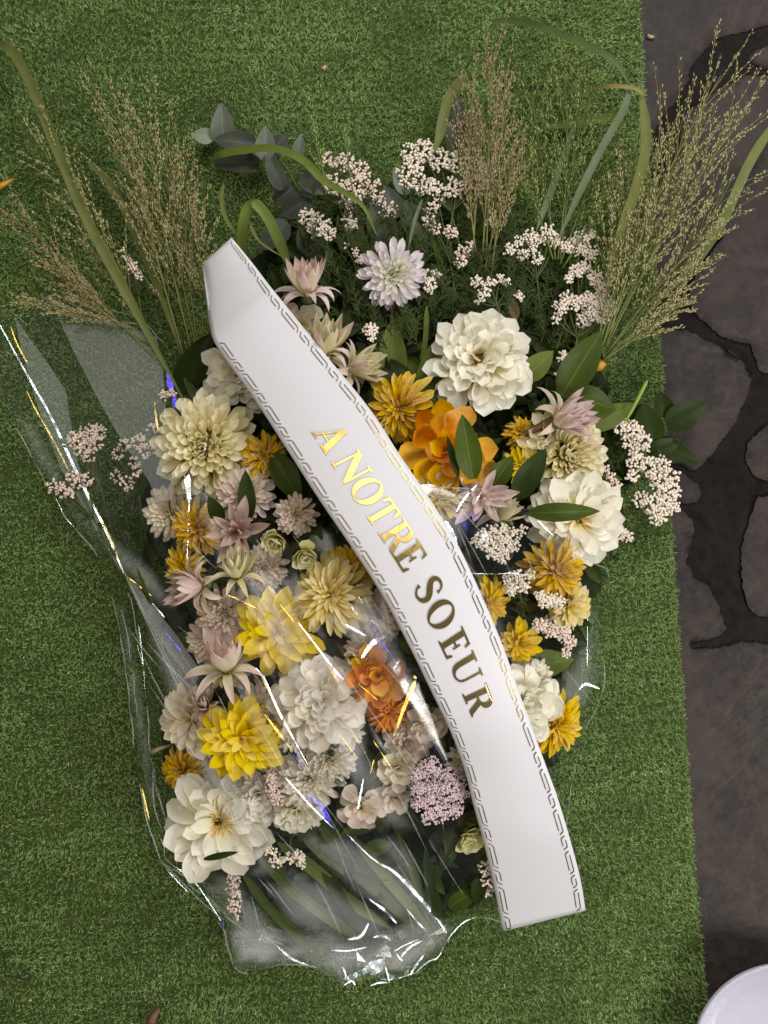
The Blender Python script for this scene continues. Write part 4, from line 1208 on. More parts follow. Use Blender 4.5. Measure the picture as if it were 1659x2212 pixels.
def rib(s, t, lift=0.0):
    """s plan length along the middle, t 0 left edge .. 1 right edge"""
    f = np.interp(s, arc, np.arange(NT_))
    i = int(min(NT_ - 2, f)); q = f - i
    row = dense[i] * (1 - q) + dense[i + 1] * q
    u = row[3] + (row[0] - row[3]) * t
    v = row[4] + (row[1] - row[4]) * t
    z = row[5] + (row[2] - row[5]) * t + .004 * math.sin(math.pi * t)
    edge = max(0, .18 - t) / .18                      # the left end of the top is curled under
    top = max(0.0, 1 - s / 150.0)
    z -= .016 * edge * edge * top
    return P(u, v, z + lift)


vs, fs, uv = [], [], []
for i in range(NT_):
    for k in range(NW_ + 1):
        vs.append(rib(arc[i], k / NW_)); uv.append((k / NW_, arc[i] / arc[-1]))
for i in range(NT_ - 1):
    for k in range(NW_):
        a = i * (NW_ + 1) + k
        fs.append((a, a + 1, a + NW_ + 2, a + NW_ + 1))
root = empty('ribbon', P(800, 1200, .2))
tag(root, 'white funeral ribbon with gold lettering laid diagonally over the flowers', 'ribbon')
mb = MB(); mb.add(vs, fs, uv)
band = mb.build('band', M['ribbon'], root)
so = band.modifiers.new('thickness', 'SOLIDIFY'); so.thickness = .0005; so.offset = 1.0
# the tail folded back beneath at the upper end
mb = MB()
tv, tf = [], []
for i in range(9):
    t = i / 8
    for k in range(5):
        q = k / 4
        tv.append(P(438 + 16 * t + q * 60, 575 + 120 * t + q * 45, .096 - .03 * q + .02 * t))
for i in range(8):
    for k in range(4):
        a = i * 5 + k
        tf.append((a, a + 1, a + 6, a + 5))
mb.add(tv, tf)
mb.build('folded_tail', M['ribbon'], root)

GL = {
    'E': ([(0, 0), (.68, 0), (.72, .24), (.66, .24), (.58, .07), (.32, .07), (.32, .47), (.46, .47), (.47, .36), (.53, .36), (.53, .66), (.47, .66), (.46, .54), (.32, .54), (.32, .93), (.56, .93), (.63, .78), (.69, .78), (.66, 1), (0, 1), (0, .95), (.12, .93), (.12, .07), (0, .05)], None, .72),
    'T': ([(.22, 0), (.56, 0), (.56, .05), (.48, .07), (.48, .93), (.62, .93), (.70, .74), (.76, .74), (.74, 1), (.04, 1), (.02, .74), (.08, .74), (.16, .93), (.30, .93), (.30, .07), (.22, .05)], None, .78),
    'N': ([(0, 0), (.26, 0), (.26, .05), (.17, .07), (.17, .78), (.74, 0), (.84, 0), (.84, .93), (.93, .95), (.93, 1), (.68, 1), (.68, .95), (.77, .93), (.77, .30), (.27, 1), (0, 1), (0, .95), (.10, .92), (.10, .07), (0, .05)], None, .93),
    'U': ([(.1, .32), (.12, .18), (.2, .06), (.32, 0), (.46, -.02), (.60, 0), (.71, .07), (.78, .18), (.80, .32), (.80, .93), (.90, .95), (.90, 1), (.62, 1), (.62, .95), (.73, .93), (.73, .32), (.70, .17), (.62, .09), (.50, .06), (.40, .08), (.32, .16), (.29, .30), (.29, .93), (.40, .95), (.40, 1), (0, 1), (0, .95), (.1, .93)], None, .9),
    'R': ([(0, 0), (.40, 0), (.40, .05), (.31, .07), (.31, .46), (.40, .46), (.62, .04), (.66, 0), (.9, 0), (.9, .05), (.82, .07), (.60, .49), (.70, .55), (.76, .64), (.77, .75), (.74, .87), (.65, .96), (.52, 1), (0, 1), (0, .95), (.12, .93), (.12, .07), (0, .05)],
          [(.31, .54), (.42, .54), (.52, .58), (.57, .67), (.58, .76), (.55, .87), (.48, .93), (.31, .93)], .88),
    'A': ([(0, 0), (.28, 0), (.28, .05), (.17, .07), (.23, .27), (.55, .27), (.62, .07), (.53, .05), (.53, 0), (.94, 0), (.94, .05), (.85, .07), (.53, 1), (.42, 1), (.10, .07), (0, .05)], [(.26, .34), (.53, .34), (.40, .74)], .94),
    'O': ([(.45 + .45 * math.cos(a), .5 + .52 * math.sin(a)) for a in np.linspace(0, 2 * math.pi, 33)[:-1]], [(.45 + .24 * math.cos(a), .5 + .46 * math.sin(a)) for a in np.linspace(0, 2 * math.pi, 33)[:-1]], .9)}
sc = crom([(.60, .72, .07), (.59, .80, .035), (.54, .91, .035), (.42, .97, .04), (.25, .94, .06), (.15, .81, .085), (.18, .67, .10), (.32, .55, .11), (.48, .45, .11), (.57, .32, .10), (.55, .16, .08), (.42, .045, .05), (.25, .03, .04), (.10, .13, .035), (.06, .27, .07)], 3)
lft, rgt = [], []
for i, p in enumerate(sc):
    a, b = sc[max(0, i - 1)], sc[min(len(sc) - 1, i + 1)]
    d = np.array([b[0] - a[0], b[1] - a[1]]); d /= np.linalg.norm(d)
    lft.append((p[0] - d[1] * p[2], p[1] + d[0] * p[2])); rgt.append((p[0] + d[1] * p[2], p[1] - d[0] * p[2]))
GL['S'] = (lft + rgt[::-1], None, .66)


def s_at(u, v):
    # nearest centre-line length: the crossline through (u, v)
    best, bs = 1e9, 0
    for i in range(0, 400):
        s = arc[-1] * i / 399
        f = np.interp(s, arc, np.arange(NT_)); j = int(min(NT_ - 2, f)); q = f - j
        row = dense[j] * (1 - q) + dense[j + 1] * q
        a = np.array([row[3], row[4]]); b = np.array([row[0], row[1]])
        ab = b - a
        cr = abs(ab[0] * (v - a[1]) - ab[1] * (u - a[0])) / np.linalg.norm(ab)
        if cr < best: best, bs = cr, s
    return bs


TEXT = [('A', 707, 950), ('N', 752, 1014), ('O', 785, 1066), ('T', 812, 1117), ('R', 845, 1167), ('E', 872, 1213), ('S', 915, 1281), ('O', 946, 1334), ('E', 977, 1392), ('U', 1010, 1446), ('R', 1035, 1513)]
CAP = 64.0
for ch, u, v in TEXT:
    outer, hole, wdt = GL[ch]
    s0 = s_at(u, v)
    loops = []
    for lp in ([outer] if hole is None else [outer, hole]):
        ring = []
        for i in range(len(lp)):
            a, b = lp[i], lp[(i + 1) % len(lp)]
            k = max(1, int(math.hypot(b[0] - a[0], b[1] - a[1]) / .2))
            for j in range(k): ring.append(Vector((a[0] + (b[0] - a[0]) * j / k, a[1] + (b[1] - a[1]) * j / k, 0)))
        loops.append(ring)
    tris = tessellate_polygon(loops)
    flat = [p for lp in loops for p in lp]
    vs = [rib(s0 + (p.x - wdt / 2) * CAP * 1.0,   .325 + p.y * .328, .0010) for p in flat]
    mb = MB(); mb.add(vs, tris)
    mb.build('letter', M['foil'], root, smooth=False)

# gold key-pattern along both edges
for side in (0, 1):
    mb = MB()

    def stroke(pts, hw=0.9):
        pts = [np.array((min(p[0], arc[-1] - 1.5 + .01 * n_), p[1]), float) for n_, p in enumerate(pts)]
        L, R_ = [], []
        for i, p in enumerate(pts):
            a, b = pts[max(0, i - 1)], pts[min(len(pts) - 1, i + 1)]
            d = (b - a) / np.linalg.norm(b - a)
            nn = np.array([-d[1], d[0]])
            L.append(p + nn * hw); R_.append(p - nn * hw)
        vs = []
        for q in L + R_:
            t = q[1] / 192.0
            if side: t = 1 - t
            vs.append(rib(q[0], t, .0009))
        n = len(pts)
        fs = [(i, i + 1, n + i + 1, n + i) for i in range(n - 1)]
        mb.add(vs, fs)
    s = 6.0 if side else 165.0
    o_, i_ = 10.0, 19.5
    while s < arc[-1] - 20:
        for off, L in ((0, 40), (57, 17)):
            a = s + off
            if a + 12 > arc[-1]: continue
            stroke([(a, o_), (a + 4, i_ - 3), (a + 7, i_), (a + 7 + L / 2, i_), (a + 6 + L, i_)])
            stroke([(a + 9, o_), (a + 9 + L / 2, o_), (a + 7 + L, o_), (a + 10 + L, o_ + 3), (a + 14 + L, i_)])
        s += 92
    mb.build('border_print', M['foil'], root, smooth=False)

# ------------------------------------------------------------------ cellophane
FILM = [(-70, 625), (-10, 655), (20, 668), (60, 700), (100, 636), (150, 640), (230, 662), (310, 690), (345, 732), (400, 768), (470, 775), (520, 860), (640, 1000), (760, 1062), (860, 1040), (905, 1045), (985, 1053), (1075, 1055), (1150, 1110), (1230, 1190), (1320, 1232), (1312, 1300), (1308, 1370),
        (1306, 1490), (1282, 1545), (1255, 1600), (1236, 1700), (1225, 1790), (1180, 1890), (1130, 1950), (1085, 1990), (1030, 1985), (983, 2006), (953, 2059), (886, 2109), (840, 2119), (790, 2112), (740, 2132), (690, 2092), (620, 2082), (553, 2099), (503, 2089), (492, 2045), (483, 2006), (410, 1930), (347, 1866),
        (318, 1780), (300, 1692), (288, 1626), (272, 1480), (257, 1356), (233, 1266), (213, 1206), (140, 1116), (83, 1020), (17, 896), (-70, 780)]
ring = []
for i in range(len(FILM)):
    a, b = Vector(FILM[i]), Vector(FILM[(i + 1) % len(FILM)])
    k = max(1, int((b - a).length / 9))
    for j in range(k):
        p = a + (b - a) * j / k
        q = noise.noise_vector(Vector((p.x * .03, p.y * .03, 4))) * (4 if p.y < 1900 else 7)
        ring.append(Vector((p.x + q.x, p.y + q.y)))
RA = np.array([[p.x, p.y] for p in ring])
seg_a, seg_b = RA, np.roll(RA, -1, axis=0)


def dist_edge(u, v):
    d = seg_b - seg_a
    t = np.clip(((u - seg_a[:, 0]) * d[:, 0] + (v - seg_a[:, 1]) * d[:, 1]) / (d ** 2).sum(1), 0, 1)
    return float(np.sqrt(((seg_a[:, 0] + t * d[:, 0] - u) ** 2 + (seg_a[:, 1] + t * d[:, 1] - v) ** 2).min()))


CRUMPLE = {}


def zfilm(u, v):
    d = dist_edge(u, v)
    e = ((u - 790) / 560.0) ** 2 + ((v - 1230) / 790.0) ** 2
    big = .03 + .137 * math.exp(-e ** 1.2)
    lo = .017
    if u > 900 and v < 1250: lo = dome(u, v) + .028
    z = lo + (big + .034 - lo) * (1 - math.exp(-d / 125.0))
    pc = u * .85 - v * .53
    al = u * .53 + v * .85
    k = min(1, d / 60)
    z += k * .0042 * noise.noise(Vector((pc * .012, al * .0022, 1.7)))
    z += k * .0018 * noise.noise(Vector((pc * .034, al * .0050, 9.7)))
    z += k * .0010 * (1 - 4 * abs(noise.noise(Vector((pc * .020, al * .0030, 5.1)))))
    if v > 1900:
        q = min(1, (v - 1900) / 110)
        z += q * .004 * noise.noise(Vector((u * .05, v * .05, 3.3)))
    return max(.012, z)


ins = []
vv, row_i = 610.0, 0
while vv < 2140:
    st_ = 8.0 if vv < 1985 else 15.0
    uu = -70.0 + (row_i % 2) * st_ * .5
    while uu < 1330:
        jt = 1.2 if st_ < 9 else 6.0
        ins.append(Vector((uu + random.uniform(-jt, jt), vv + random.uniform(-jt, jt))))
        uu += st_
    vv += st_ * .87
    row_i += 1
cv, ce, cf, *_ = delaunay_2d_cdt(ring + ins, [], [list(range(len(ring)))], 1, 1e-5)
vs = [P(p.x, p.y, zfilm(p.x, p.y) + (random.uniform(-.0028, .0034) * (.5 if p.y > 1995 else 0))) for p in cv]
wrap = empty('cellophane_wrap', P(780, 1500, .1))
tag(wrap, 'clear crinkled cellophane wrapped around the lower part of the bouquet', 'wrapping')
mb = MB(); mb.add(vs, facing_up(vs, cf))
sheet = mb.build('film_sheet', M['film'], wrap)
for pl in sheet.data.polygons:                      # the gathered end is crushed into small flat facets
    if sum(cv[i].y for i in pl.vertices) / 3 > 1995: pl.use_smooth = False

CAMP = Vector((0, 0, CAMH))


def facet(pts, widths, lampv, lift=.0025, mat='glint_fold', z=None):
    """a narrow flat fold of the film, normals aimed to mirror the given lamp"""
    path = crom([(p[0], p[1], wq) for p, wq in zip(pts, widths)], 7)
    n = len(path)
    vs, fs, nm = [], [], []
    for i, p in enumerate(path):
        a, b = path[max(0, i - 1)], path[min(n - 1, i + 1)]
        d = np.array([b[0] - a[0], b[1] - a[1]]); d /= (np.linalg.norm(d) + 1e-9)
        pr = np.array([-d[1], d[0]])
        s = i / (n - 1)
        wv = p[2] * .36 * (1 if 0 < i < n - 1 else .25) * (1 + .35 * noise.noise(Vector((p[0] * .11, p[1] * .11, 2))))
        for q in (-1, 1):
            x, y = p[0] + pr[0] * wv * q, p[1] + pr[1] * wv * q
            zz = (zfilm(x, y) if z is None else z) + lift
            c = P(x, y, zz)
            vs.append(c)
            wob = noise.noise_vector(Vector((p[0] * .05, p[1] * .05, 11))) * .10
            nm.append(((lampv - c).normalized() + (CAMP - c).normalized() + wob).normalized())  # normal set halfway between lamp and camera, so the strip glints
    for i in range(n - 1):
        fs.append((2 * i, 2 * i + 1, 2 * i + 3, 2 * i + 2))
    og = wrap.location
    me = make_mesh('glint_fold', [c - og for c in vs], facing_up(vs, fs), M['crease' if lampv is SOFT else mat], True)
    me.normals_split_custom_set_from_vertices([tuple(q) for q in nm])
    return obj('glint_fold', me, wrap)


W_ = [  # cool white glints
    ([(-15, 675), (60, 812), (110, 900), (170, 1030), (225, 1140), (268, 1240)], [3, 5, 7, 9, 6, 3]), ([(392, 895), (398, 960), (405, 1040), (409, 1085)], [8, 15, 16, 10]), ([(409, 1085), (406, 1160), (403, 1236)], [4, 4, 2.5]),
    ([(272, 1246), (330, 1305), (356, 1334)], [3, 5, 3]), ([(636, 1154), (680, 1160), (722, 1171)], [3, 6, 4]), ([(680, 1203), (723, 1211)], [6, 6]), ([(736, 1258), (770, 1231)], [8, 11]), ([(752, 1254), (776, 1240)], [7, 9]),
    ([(663, 1226), (696, 1244)], [5, 4]), ([(753, 1303), (773, 1329)], [6, 4]), ([(746, 1349), (770, 1362), (790, 1373)], [3, 7, 3]), ([(780, 1423), (806, 1389), (845, 1369)], [6, 14, 4]), ([(850, 1446), (866, 1421)], [6, 4]),
    ([(643, 1343), (686, 1399), (720, 1443), (742, 1468)], [3, 5, 6, 3]), ([(800, 1339), (843, 1366)], [3, 2]), ([(553, 1443), (573, 1469), (603, 1539), (666, 1653)], [5, 5, 6, 3]),
    ([(750, 1802), (806, 1856), (853, 1885), (903, 1936), (940, 1979), (966, 2018)], [3, 4, 8, 11, 8, 3]), ([(797, 1942), (830, 1966), (856, 1994)], [3, 8, 6]), ([(880, 1966), (906, 1996), (923, 2012)], [3, 5, 4]),
    ([(616, 1679), (670, 1739), (720, 1789)], [4, 5, 3]), ([(786, 1679), (780, 1710), (773, 1748)], [3, 6, 4]), ([(1031, 1047), (1005, 1075), (985, 1106)], [5, 6, 5]), ([(1045, 1052), (1026, 1087)], [4, 5]), ([(1075, 1056), (1100, 1060)], [3, 4]),
    ([(962, 1125), (975, 1160), (985, 1195)], [10, 26, 8]), ([(1269, 1293), (1269, 1440)], [2, 2.5]), ([(1250, 1490), (1266, 1478), (1296, 1488)], [3, 9, 4]), ([(595, 998), (580, 1030), (560, 1066)], [4, 7, 5]),
    ([(300, 1692), (311, 1730), (330, 1800)], [2, 3, 2]), ([(360, 1860), (420, 1905), (478, 1990)], [3, 3, 3]), ([(300, 1350), (310, 1440)], [2, 3]), ([(352, 1596), (372, 1660), (420, 1760)], [2, 2, 2]), ([(345, 1692), (380, 1690), (425, 1678)], [3, 4, 3]), ([(480, 1380), (485, 1440), (520, 1500)], [0.5, .6, .5])]
G_ = [  # amber glints
    ([(23, 705), (37, 743), (60, 786)], [2, 4, 2]), ([(58, 845), (80, 890), (120, 960), (150, 1020)], [2, 4, 4, 2]), ([(333, 868), (337, 900), (342, 932)], [2, 7, 3]), ([(600, 1000), (580, 1035), (562, 1066)], [3, 4, 2]), ([(213, 1109), (240, 1165), (266, 1238)], [3, 4, 2]),
    ([(277, 1247), (327, 1287)], [3, 3]), ([(487, 1283), (520, 1297), (556, 1315)], [2, 4, 3]), ([(710, 1183), (745, 1240), (783, 1303)], [3, 4, 2]), ([(603, 1303), (640, 1349)], [3, 2.5]), ([(661, 1248), (673, 1268), (687, 1291)], [3, 16, 6]), ([(897, 1471), (873, 1529), (850, 1592)], [14, 11, 3]),
    ([(893, 1461), (900, 1465)], [7, 7]), ([(773, 1476), (816, 1513)], [2.5, 3]), ([(570, 1541), (600, 1580), (634, 1624)], [2, 8, 2]), ([(733, 1586), (773, 1639)], [2.5, 2.5]), ([(753, 1569), (791, 1629)], [2, 2.5]), ([(806, 1599), (846, 1659)], [3, 3]), ([(307, 1702), (314, 1735), (323, 1774)], [2, 5, 3]),
    ([(430, 1793), (463, 1765)], [3, 4]), ([(990, 1071), (960, 1079), (935, 1084)], [6, 5, 2]), ([(563, 1460), (600, 1530), (640, 1605)], [2, 3, 2]), ([(808, 1640), (800, 1672)], [3, 3]), ([(852, 1680), (858, 1684)], [5, 5])]
B_ = [  # deep blue glints
    ([(358, 1366), (400, 1418), (446, 1475)], [4, 6, 4]), ([(348, 1691), (370, 1704), (398, 1720)], [5, 7, 3]), ([(473, 1788), (480, 1810), (489, 1838)], [3, 4, 3]), ([(664, 1716), (694, 1744), (721, 1791)], [4, 14, 4]), ([(796, 1339), (830, 1393), (875, 1460), (920, 1523)], [2.5, 3, 2.5, 3]), ([(933, 1563), (941, 1628)], [2.5, 2.5]),
    ([(716, 1440), (742, 1478)], [2.5, 3]), ([(628, 1620), (660, 1664)], [2.5, 3]), ([(362, 800), (372, 850), (384, 900)], [10, 18, 8]), ([(484, 1985), (482, 2015)], [2, 3])]
for p, wd_ in W_: facet(p, wd_, WHITE)
for p, wd_ in G_: facet(p, wd_, GOLD)
for p, wd_ in B_: facet(p, wd_, BLUE)
# glint strips over the crushed gather and along the cut film edges
def cd(pts, ox, oy): return [((ox + x / 2.592) / 1.1573, (oy + y / 2.592) / 1.1573) for x, y in pts]
rr = random.Random(21)
for pts, wq in [([(480, 1180), (600, 1185), (720, 1160)], 5), ([(480, 1180), (500, 1260), (515, 1310)], 3), ([(570, 1372), (650, 1340), (740, 1300), (830, 1255)], 17), ([(740, 1345), (800, 1300), (835, 1225)], 20), ([(700, 1300), (760, 1270), (820, 1240)], 18),
                ([(830, 1260), (850, 1330), (865, 1390)], 5), ([(570, 1410), (620, 1380), (645, 1410)], 8), ([(900, 1190), (930, 1232), (955, 1252)], 6), ([(940, 1222), (1000, 1160), (1080, 1118)], 7), ([(890, 1190), (960, 1150), (1060, 1108)], 5), ([(1000, 1342), (1030, 1290), (1090, 1208)], 7),
                ([(595, 1112), (680, 1090), (730, 1008)], 9), ([(760, 1098), (820, 1088), (872, 1116)], 9), ([(130, 1150), (200, 1210), (260, 1250), (390, 1292)], 6), ([(100, 1130), (170, 1180), (192, 1262)], 4), ([(740, 1412), (800, 1392), (862, 1390)], 5), ([(1100, 1070), (1130, 1100), (1152, 1142)], 4),
                ([(560, 1290), (582, 1340), (560, 1402)], 5), ([(0, 1050), (80, 1110), (180, 1150), (300, 1240)], 3), ([(640, 1270), (720, 1240), (800, 1180), (900, 1160)], 3), ([(500, 1220), (640, 1230), (760, 1205)], 3), ([(650, 1380), (760, 1360), (850, 1310), (930, 1290)], 3)]:
    facet(cd(pts, 640, 1920), [wq * .4] + [wq] * (len(pts) - 2) + [wq * .4], WHITE if wq > 4 else SOFT, .004)
for pts, wq in [([(1040, 600), (1150, 710), (1300, 860), (1450, 985)], 4), ([(1060, 620), (1250, 740), (1480, 970)], 4), ([(1140, 540), (1300, 650), (1420, 722)], 3), ([(1460, 960), (1500, 990), (1600, 1062)], 4), ([(1515, 1290), (1560, 1320), (1605, 1334)], 6),
                ([(905, 100), (950, 330), (1040, 600)], 4), ([(1450, 1040), (1480, 1160), (1512, 1290)], 4), ([(1530, 1000), (1545, 985), (1560, 1010)], 10), ([(990, 0), (1000, 250), (1055, 420)], 4)]:
    facet(cd(pts, 0, 1920), [wq * .5] + [wq] * (len(pts) - 2) + [wq * .5], SOFT, .004)
for p, wq in [([(270, 1246), (345, 1400), (430, 1580), (500, 1740), (560, 1900)], 5), ([(273, 1250), (352, 1402), (437, 1580), (508, 1740)], 3), ([(555, 1560), (600, 1640), (640, 1720), (700, 1800)], 5), ([(410, 1400), (470, 1500), (540, 1640), (590, 1760)], 3.5),
               ([(500, 1760), (512, 1840), (508, 1900), (530, 1980)], 3.5), ([(700, 1400), (790, 1520), (880, 1650), (960, 1790)], 3.5), ([(860, 1500), (900, 1580), (935, 1670)], 3)]:
    facet(p, [1] + [wq] * (len(p) - 2) + [1], SOFT, .003)
for off in (1.5, 16, 38):
    lo_ = 0 if off < 5 else 40
    seg = []
    for i in range(lo_, len(ring)):
        a, b = ring[i - 1], ring[(i + 1) % len(ring)]
        d = (b - a).normalized()
        q = ring[i] + Vector((-d.y, d.x)) * off
        if off > 5 and not (q.x < 480 and q.y > 1230): continue
        seg.append((q.x + (rr.uniform(-3, 3) if off > 5 else 0), q.y))
    for i in range(0, len(seg) - 9, 9 if off < 5 else 13):
        if rr.random() < .12: continue
        c_ = seg[i:i + 10 if off < 5 else i + 13:3]
        if len(c_) >= 3: facet(c_, [1] + [rr.uniform(1.5, 4.5)] * (len(c_) - 2) + [1], SOFT if rr.random() < .85 else WHITE, .0015)
for i in range(110):  # faint glint streaks scattered over the film, each made to mirror SOFT
    u, v = rr.uniform(250, 1280), rr.uniform(1060, 2000)
    if not in_poly(u, v, FILM): continue
    an = math.radians(rr.gauss(58, 9))
    L = rr.uniform(50, 190)
    du, dv_ = L * math.cos(an) / 2, L * math.sin(an) / 2
    if not (in_poly(u - du, v - dv_, FILM) and in_poly(u + du, v + dv_, FILM)): continue
    facet([(u - du, v - dv_), (u + rr.uniform(-3, 3), v), (u + du, v + dv_)], [1, rr.uniform(2, 5.5), 1], SOFT, .002)


def panel(poly, zl, mat='panel', soft=0.0, name='film_sheen_panel'):
    """broad sheen patch, normals aimed to mirror SOFT; soft fades it at its border"""
    pts = []
    for i in range(len(poly)):
        a, b = Vector(poly[i]), Vector(poly[(i + 1) % len(poly)])
        k = max(1, int((b - a).length / 14))
        pts += [a + (b - a) * j / k for j in range(k)]
    x0, x1, y0, y1 = int(min(p.x for p in pts)), int(max(p.x for p in pts)), int(min(p.y for p in pts)), int(max(p.y for p in pts))
    cv, ce, cf, *_ = delaunay_2d_cdt(pts + [Vector((x, y)) for x in range(x0, x1, 13) for y in range(y0, y1, 13)], [], [list(range(len(pts)))], 1, 1e-5)
    used = sorted({i for f in cf for i in f})
    mp = {a: b for b, a in enumerate(used)}
    PA = np.array([[p.x, p.y] for p in pts])
    cen = PA.mean(axis=0)
    acr = np.linalg.svd(PA - cen, full_matrices=False)[2][1]      # across the fold
    vs, nm, fade = [], [], []
    for i in used:
        p = cv[i]
        c = P(p.x, p.y, zfilm(p.x, p.y) + zl)
        vs.append(c - wrap.location)
        h = ((SOFT - c).normalized() + (CAMP - c).normalized()).normalized()  # normal set halfway to the fill, so the patch shows its reflection
        if soft:
            q = np.array([p.x, p.y]) - cen
            d = math.sqrt(float(((PA - np.array([p.x, p.y])) ** 2).sum(1).min()))
            kf = min(1.0, d / 34.0); fade.append(kf * kf * (3 - 2 * kf))
            side = float(q @ acr)
            out = Vector((acr[0], -acr[1], 0)) * max(-1, min(1, side / 18.0))
            h = (h + out * soft * .3 * max(0, 1 - d / 30.0) ** 1.5 + noise.noise_vector(Vector((p.x * .02, p.y * .02, 5))) * .15).normalized()
        nm.append(h)
    me = make_mesh(name, vs, facing_up(vs, [tuple(mp[i] for i in f) for f in cf]), M[mat], True)
    if soft: me.attributes.new('sheen_fade', 'FLOAT', 'POINT').data.foreach_set('value', fade)
    me.normals_split_custom_set_from_vertices([tuple(q) for q in nm])
    return obj(name, me, wrap)


for poly in [[(285, 1270), (330, 1290), (450, 1500), (560, 1750), (600, 1900), (540, 1900), (440, 1700), (340, 1450)], [(545, 1300), (605, 1300), (720, 1500), (860, 1720), (900, 1800), (830, 1790), (690, 1590), (590, 1420)],
             [(415, 1080), (475, 1100), (570, 1260), (650, 1420), (585, 1400), (470, 1230)], [(620, 1790), (760, 1805), (900, 1890), (960, 1990), (850, 1995), (730, 1900)], [(1180, 1200), (1262, 1240), (1292, 1330), (1292, 1480), (1230, 1600), (1200, 1500), (1240, 1350)],
             [(380, 1840), (480, 1855), (560, 1950), (640, 2050), (520, 2040), (440, 1930)], [(640, 1120), (720, 1130), (800, 1260), (870, 1400), (930, 1520), (860, 1500), (760, 1350)], [(250, 1300), (275, 1310), (310, 1500), (335, 1680), (350, 1800), (320, 1740), (285, 1560)],
             [(150, 1090), (215, 1130), (335, 1230), (400, 1330), (340, 1310), (250, 1225)], [(15, 870), (80, 920), (200, 1140), (240, 1230), (150, 1110), (70, 985)], [(470, 1290), (520, 1380), (560, 1520), (640, 1660), (590, 1660), (500, 1500)], [(960, 1200), (1010, 1190), (1090, 1340), (1130, 1480), (1090, 1440), (1030, 1330)]]:
    panel(poly, .003, 'veil', .40, 'film_sheen_streak')  # milky reflections laid over the film as separate patches
for poly in [[(488, 1990), (600, 2000), (720, 2015), (800, 2060), (740, 2122), (640, 2086), (556, 2096), (506, 2086)], [(690, 2010), (800, 2020), (930, 1950), (984, 2004), (955, 2055), (884, 2104), (800, 2110), (720, 2080)], [(600, 1860), (700, 1900), (840, 1980), (860, 2040), (760, 2040), (650, 1980)]]:
    panel(poly, .016, 'veil', .40, 'film_sheen_streak')
GATHER = [(483, 2006), (560, 1996), (660, 2022), (760, 2026), (850, 2005), (930, 1955), (985, 2006), (953, 2059), (886, 2109), (840, 2119), (790, 2112), (740, 2130), (690, 2092), (620, 2084), (553, 2099), (503, 2089)]
for layer in range(2):
    pts = [Vector(p) for p in GATHER]
    extra = []
    while len(extra) < 190:
        q = (rr.uniform(480, 990), rr.uniform(1950, 2130))
        if in_poly(q[0], q[1], GATHER): extra.append(Vector(q))
    cv, ce, cf, *_ = delaunay_2d_cdt(pts + extra, [], [list(range(len(pts)))], 1, 1e-5)
    mb = MB()
    vs = [P(p.x, p.y, .014 + .012 * layer + rr.uniform(0, .017)) for p in cv]
    mb.add(vs, facing_up(vs, cf))
    mb.build('crushed_film', M['glint_fold' if layer else 'crease'], wrap, smooth=False)


panel([(102, 640), (150, 668), (250, 690), (338, 728), (352, 800), (360, 900), (372, 1010), (372, 1080), (340, 1085), (322, 1040), (295, 1000), (250, 930), (205, 850), (160, 760), (128, 690)], .004)
panel([(30, 680), (58, 722), (100, 780), (142, 842), (150, 900), (168, 1000), (200, 1090), (240, 1190), (262, 1235), (210, 1150), (130, 1010), (85, 890), (50, 770)], .005)
panel([(278, 1250), (300, 1270), (380, 1370), (440, 1460), (446, 1500), (420, 1480), (350, 1390), (300, 1310)], .005)
panel([(1288, 1325), (1302, 1380), (1308, 1430), (1306, 1485), (1275, 1470), (1282, 1400)], .004, 'veil', .40)
panel([(730, 1540), (790, 1530), (800, 1620), (785, 1700), (770, 1760), (755, 1700), (738, 1620)], .004, 'veil', .40)
panel([(800, 1810), (850, 1800), (900, 1850), (920, 1930), (880, 1900), (830, 1860)], .005, 'veil', .40)
panel([(496, 1992), (540, 2010), (600, 2030), (660, 2050), (680, 2085), (620, 2078), (553, 2092), (508, 2084), (496, 2045)], .013, 'veil', .40)
panel([(690, 2050), (760, 2062), (830, 2058), (900, 2030), (950, 2005), (958, 2045), (885, 2098), (835, 2108), (745, 2118), (700, 2085)], .010, 'veil', .40)
panel([(560, 1905), (640, 1900), (700, 1960), (760, 2030), (700, 2040), (620, 2000)], .004, 'veil', .40)
panel([(700, 1375), (760, 1330), (800, 1350), (790, 1385), (740, 1370)], .004, 'veil', .40)
panel([(930, 1110), (975, 1090), (1020, 1105), (1005, 1180), (975, 1215), (945, 1160)], .003, 'veil', .40)

# ------------------------------------------------------------------ white bowl and small litter
bc = P(1690, 2275, .055)
bowl = empty('bowl', Vector((bc.x, bc.y, 0)))
tag(bowl, 'glossy white bowl cut off by the lower right corner', 'bowl')
R0 = 196 * PX * (CAMH - .055) / CAMH
prof_out = [(.42, .002), (.60, .006), (.80, .022), (.93, .042), (.985, .052), (1.0, .056)]
prof_in = [(1.0, .056), (.985, .0585), (.955, .058), (.92, .054), (.84, .044), (.70, .034), (.50, .027), (.25, .024), (.001, .023)]
for nm_, prof in (('rim_and_outside', prof_out), ('inside', prof_in)):
    vs, fs = [], []
    pf = crom(prof, 4)
    for i, (rr_, zz) in enumerate(pf):
        for k in range(72):
            a = 2 * math.pi * k / 72
            vs.append((rr_ * R0 * math.cos(a), rr_ * R0 * math.sin(a), zz))
    for i in range(len(pf) - 1):
        for k in range(72):
            k2 = (k + 1) % 72
            fs.append((i * 72 + k, i * 72 + k2, (i + 1) * 72 + k2, (i + 1) * 72 + k))
    obj('outer_shell' if nm_ == 'rim_and_outside' else 'inner_shell', make_mesh(nm_, vs, fs, M['bowl'], True), bowl)


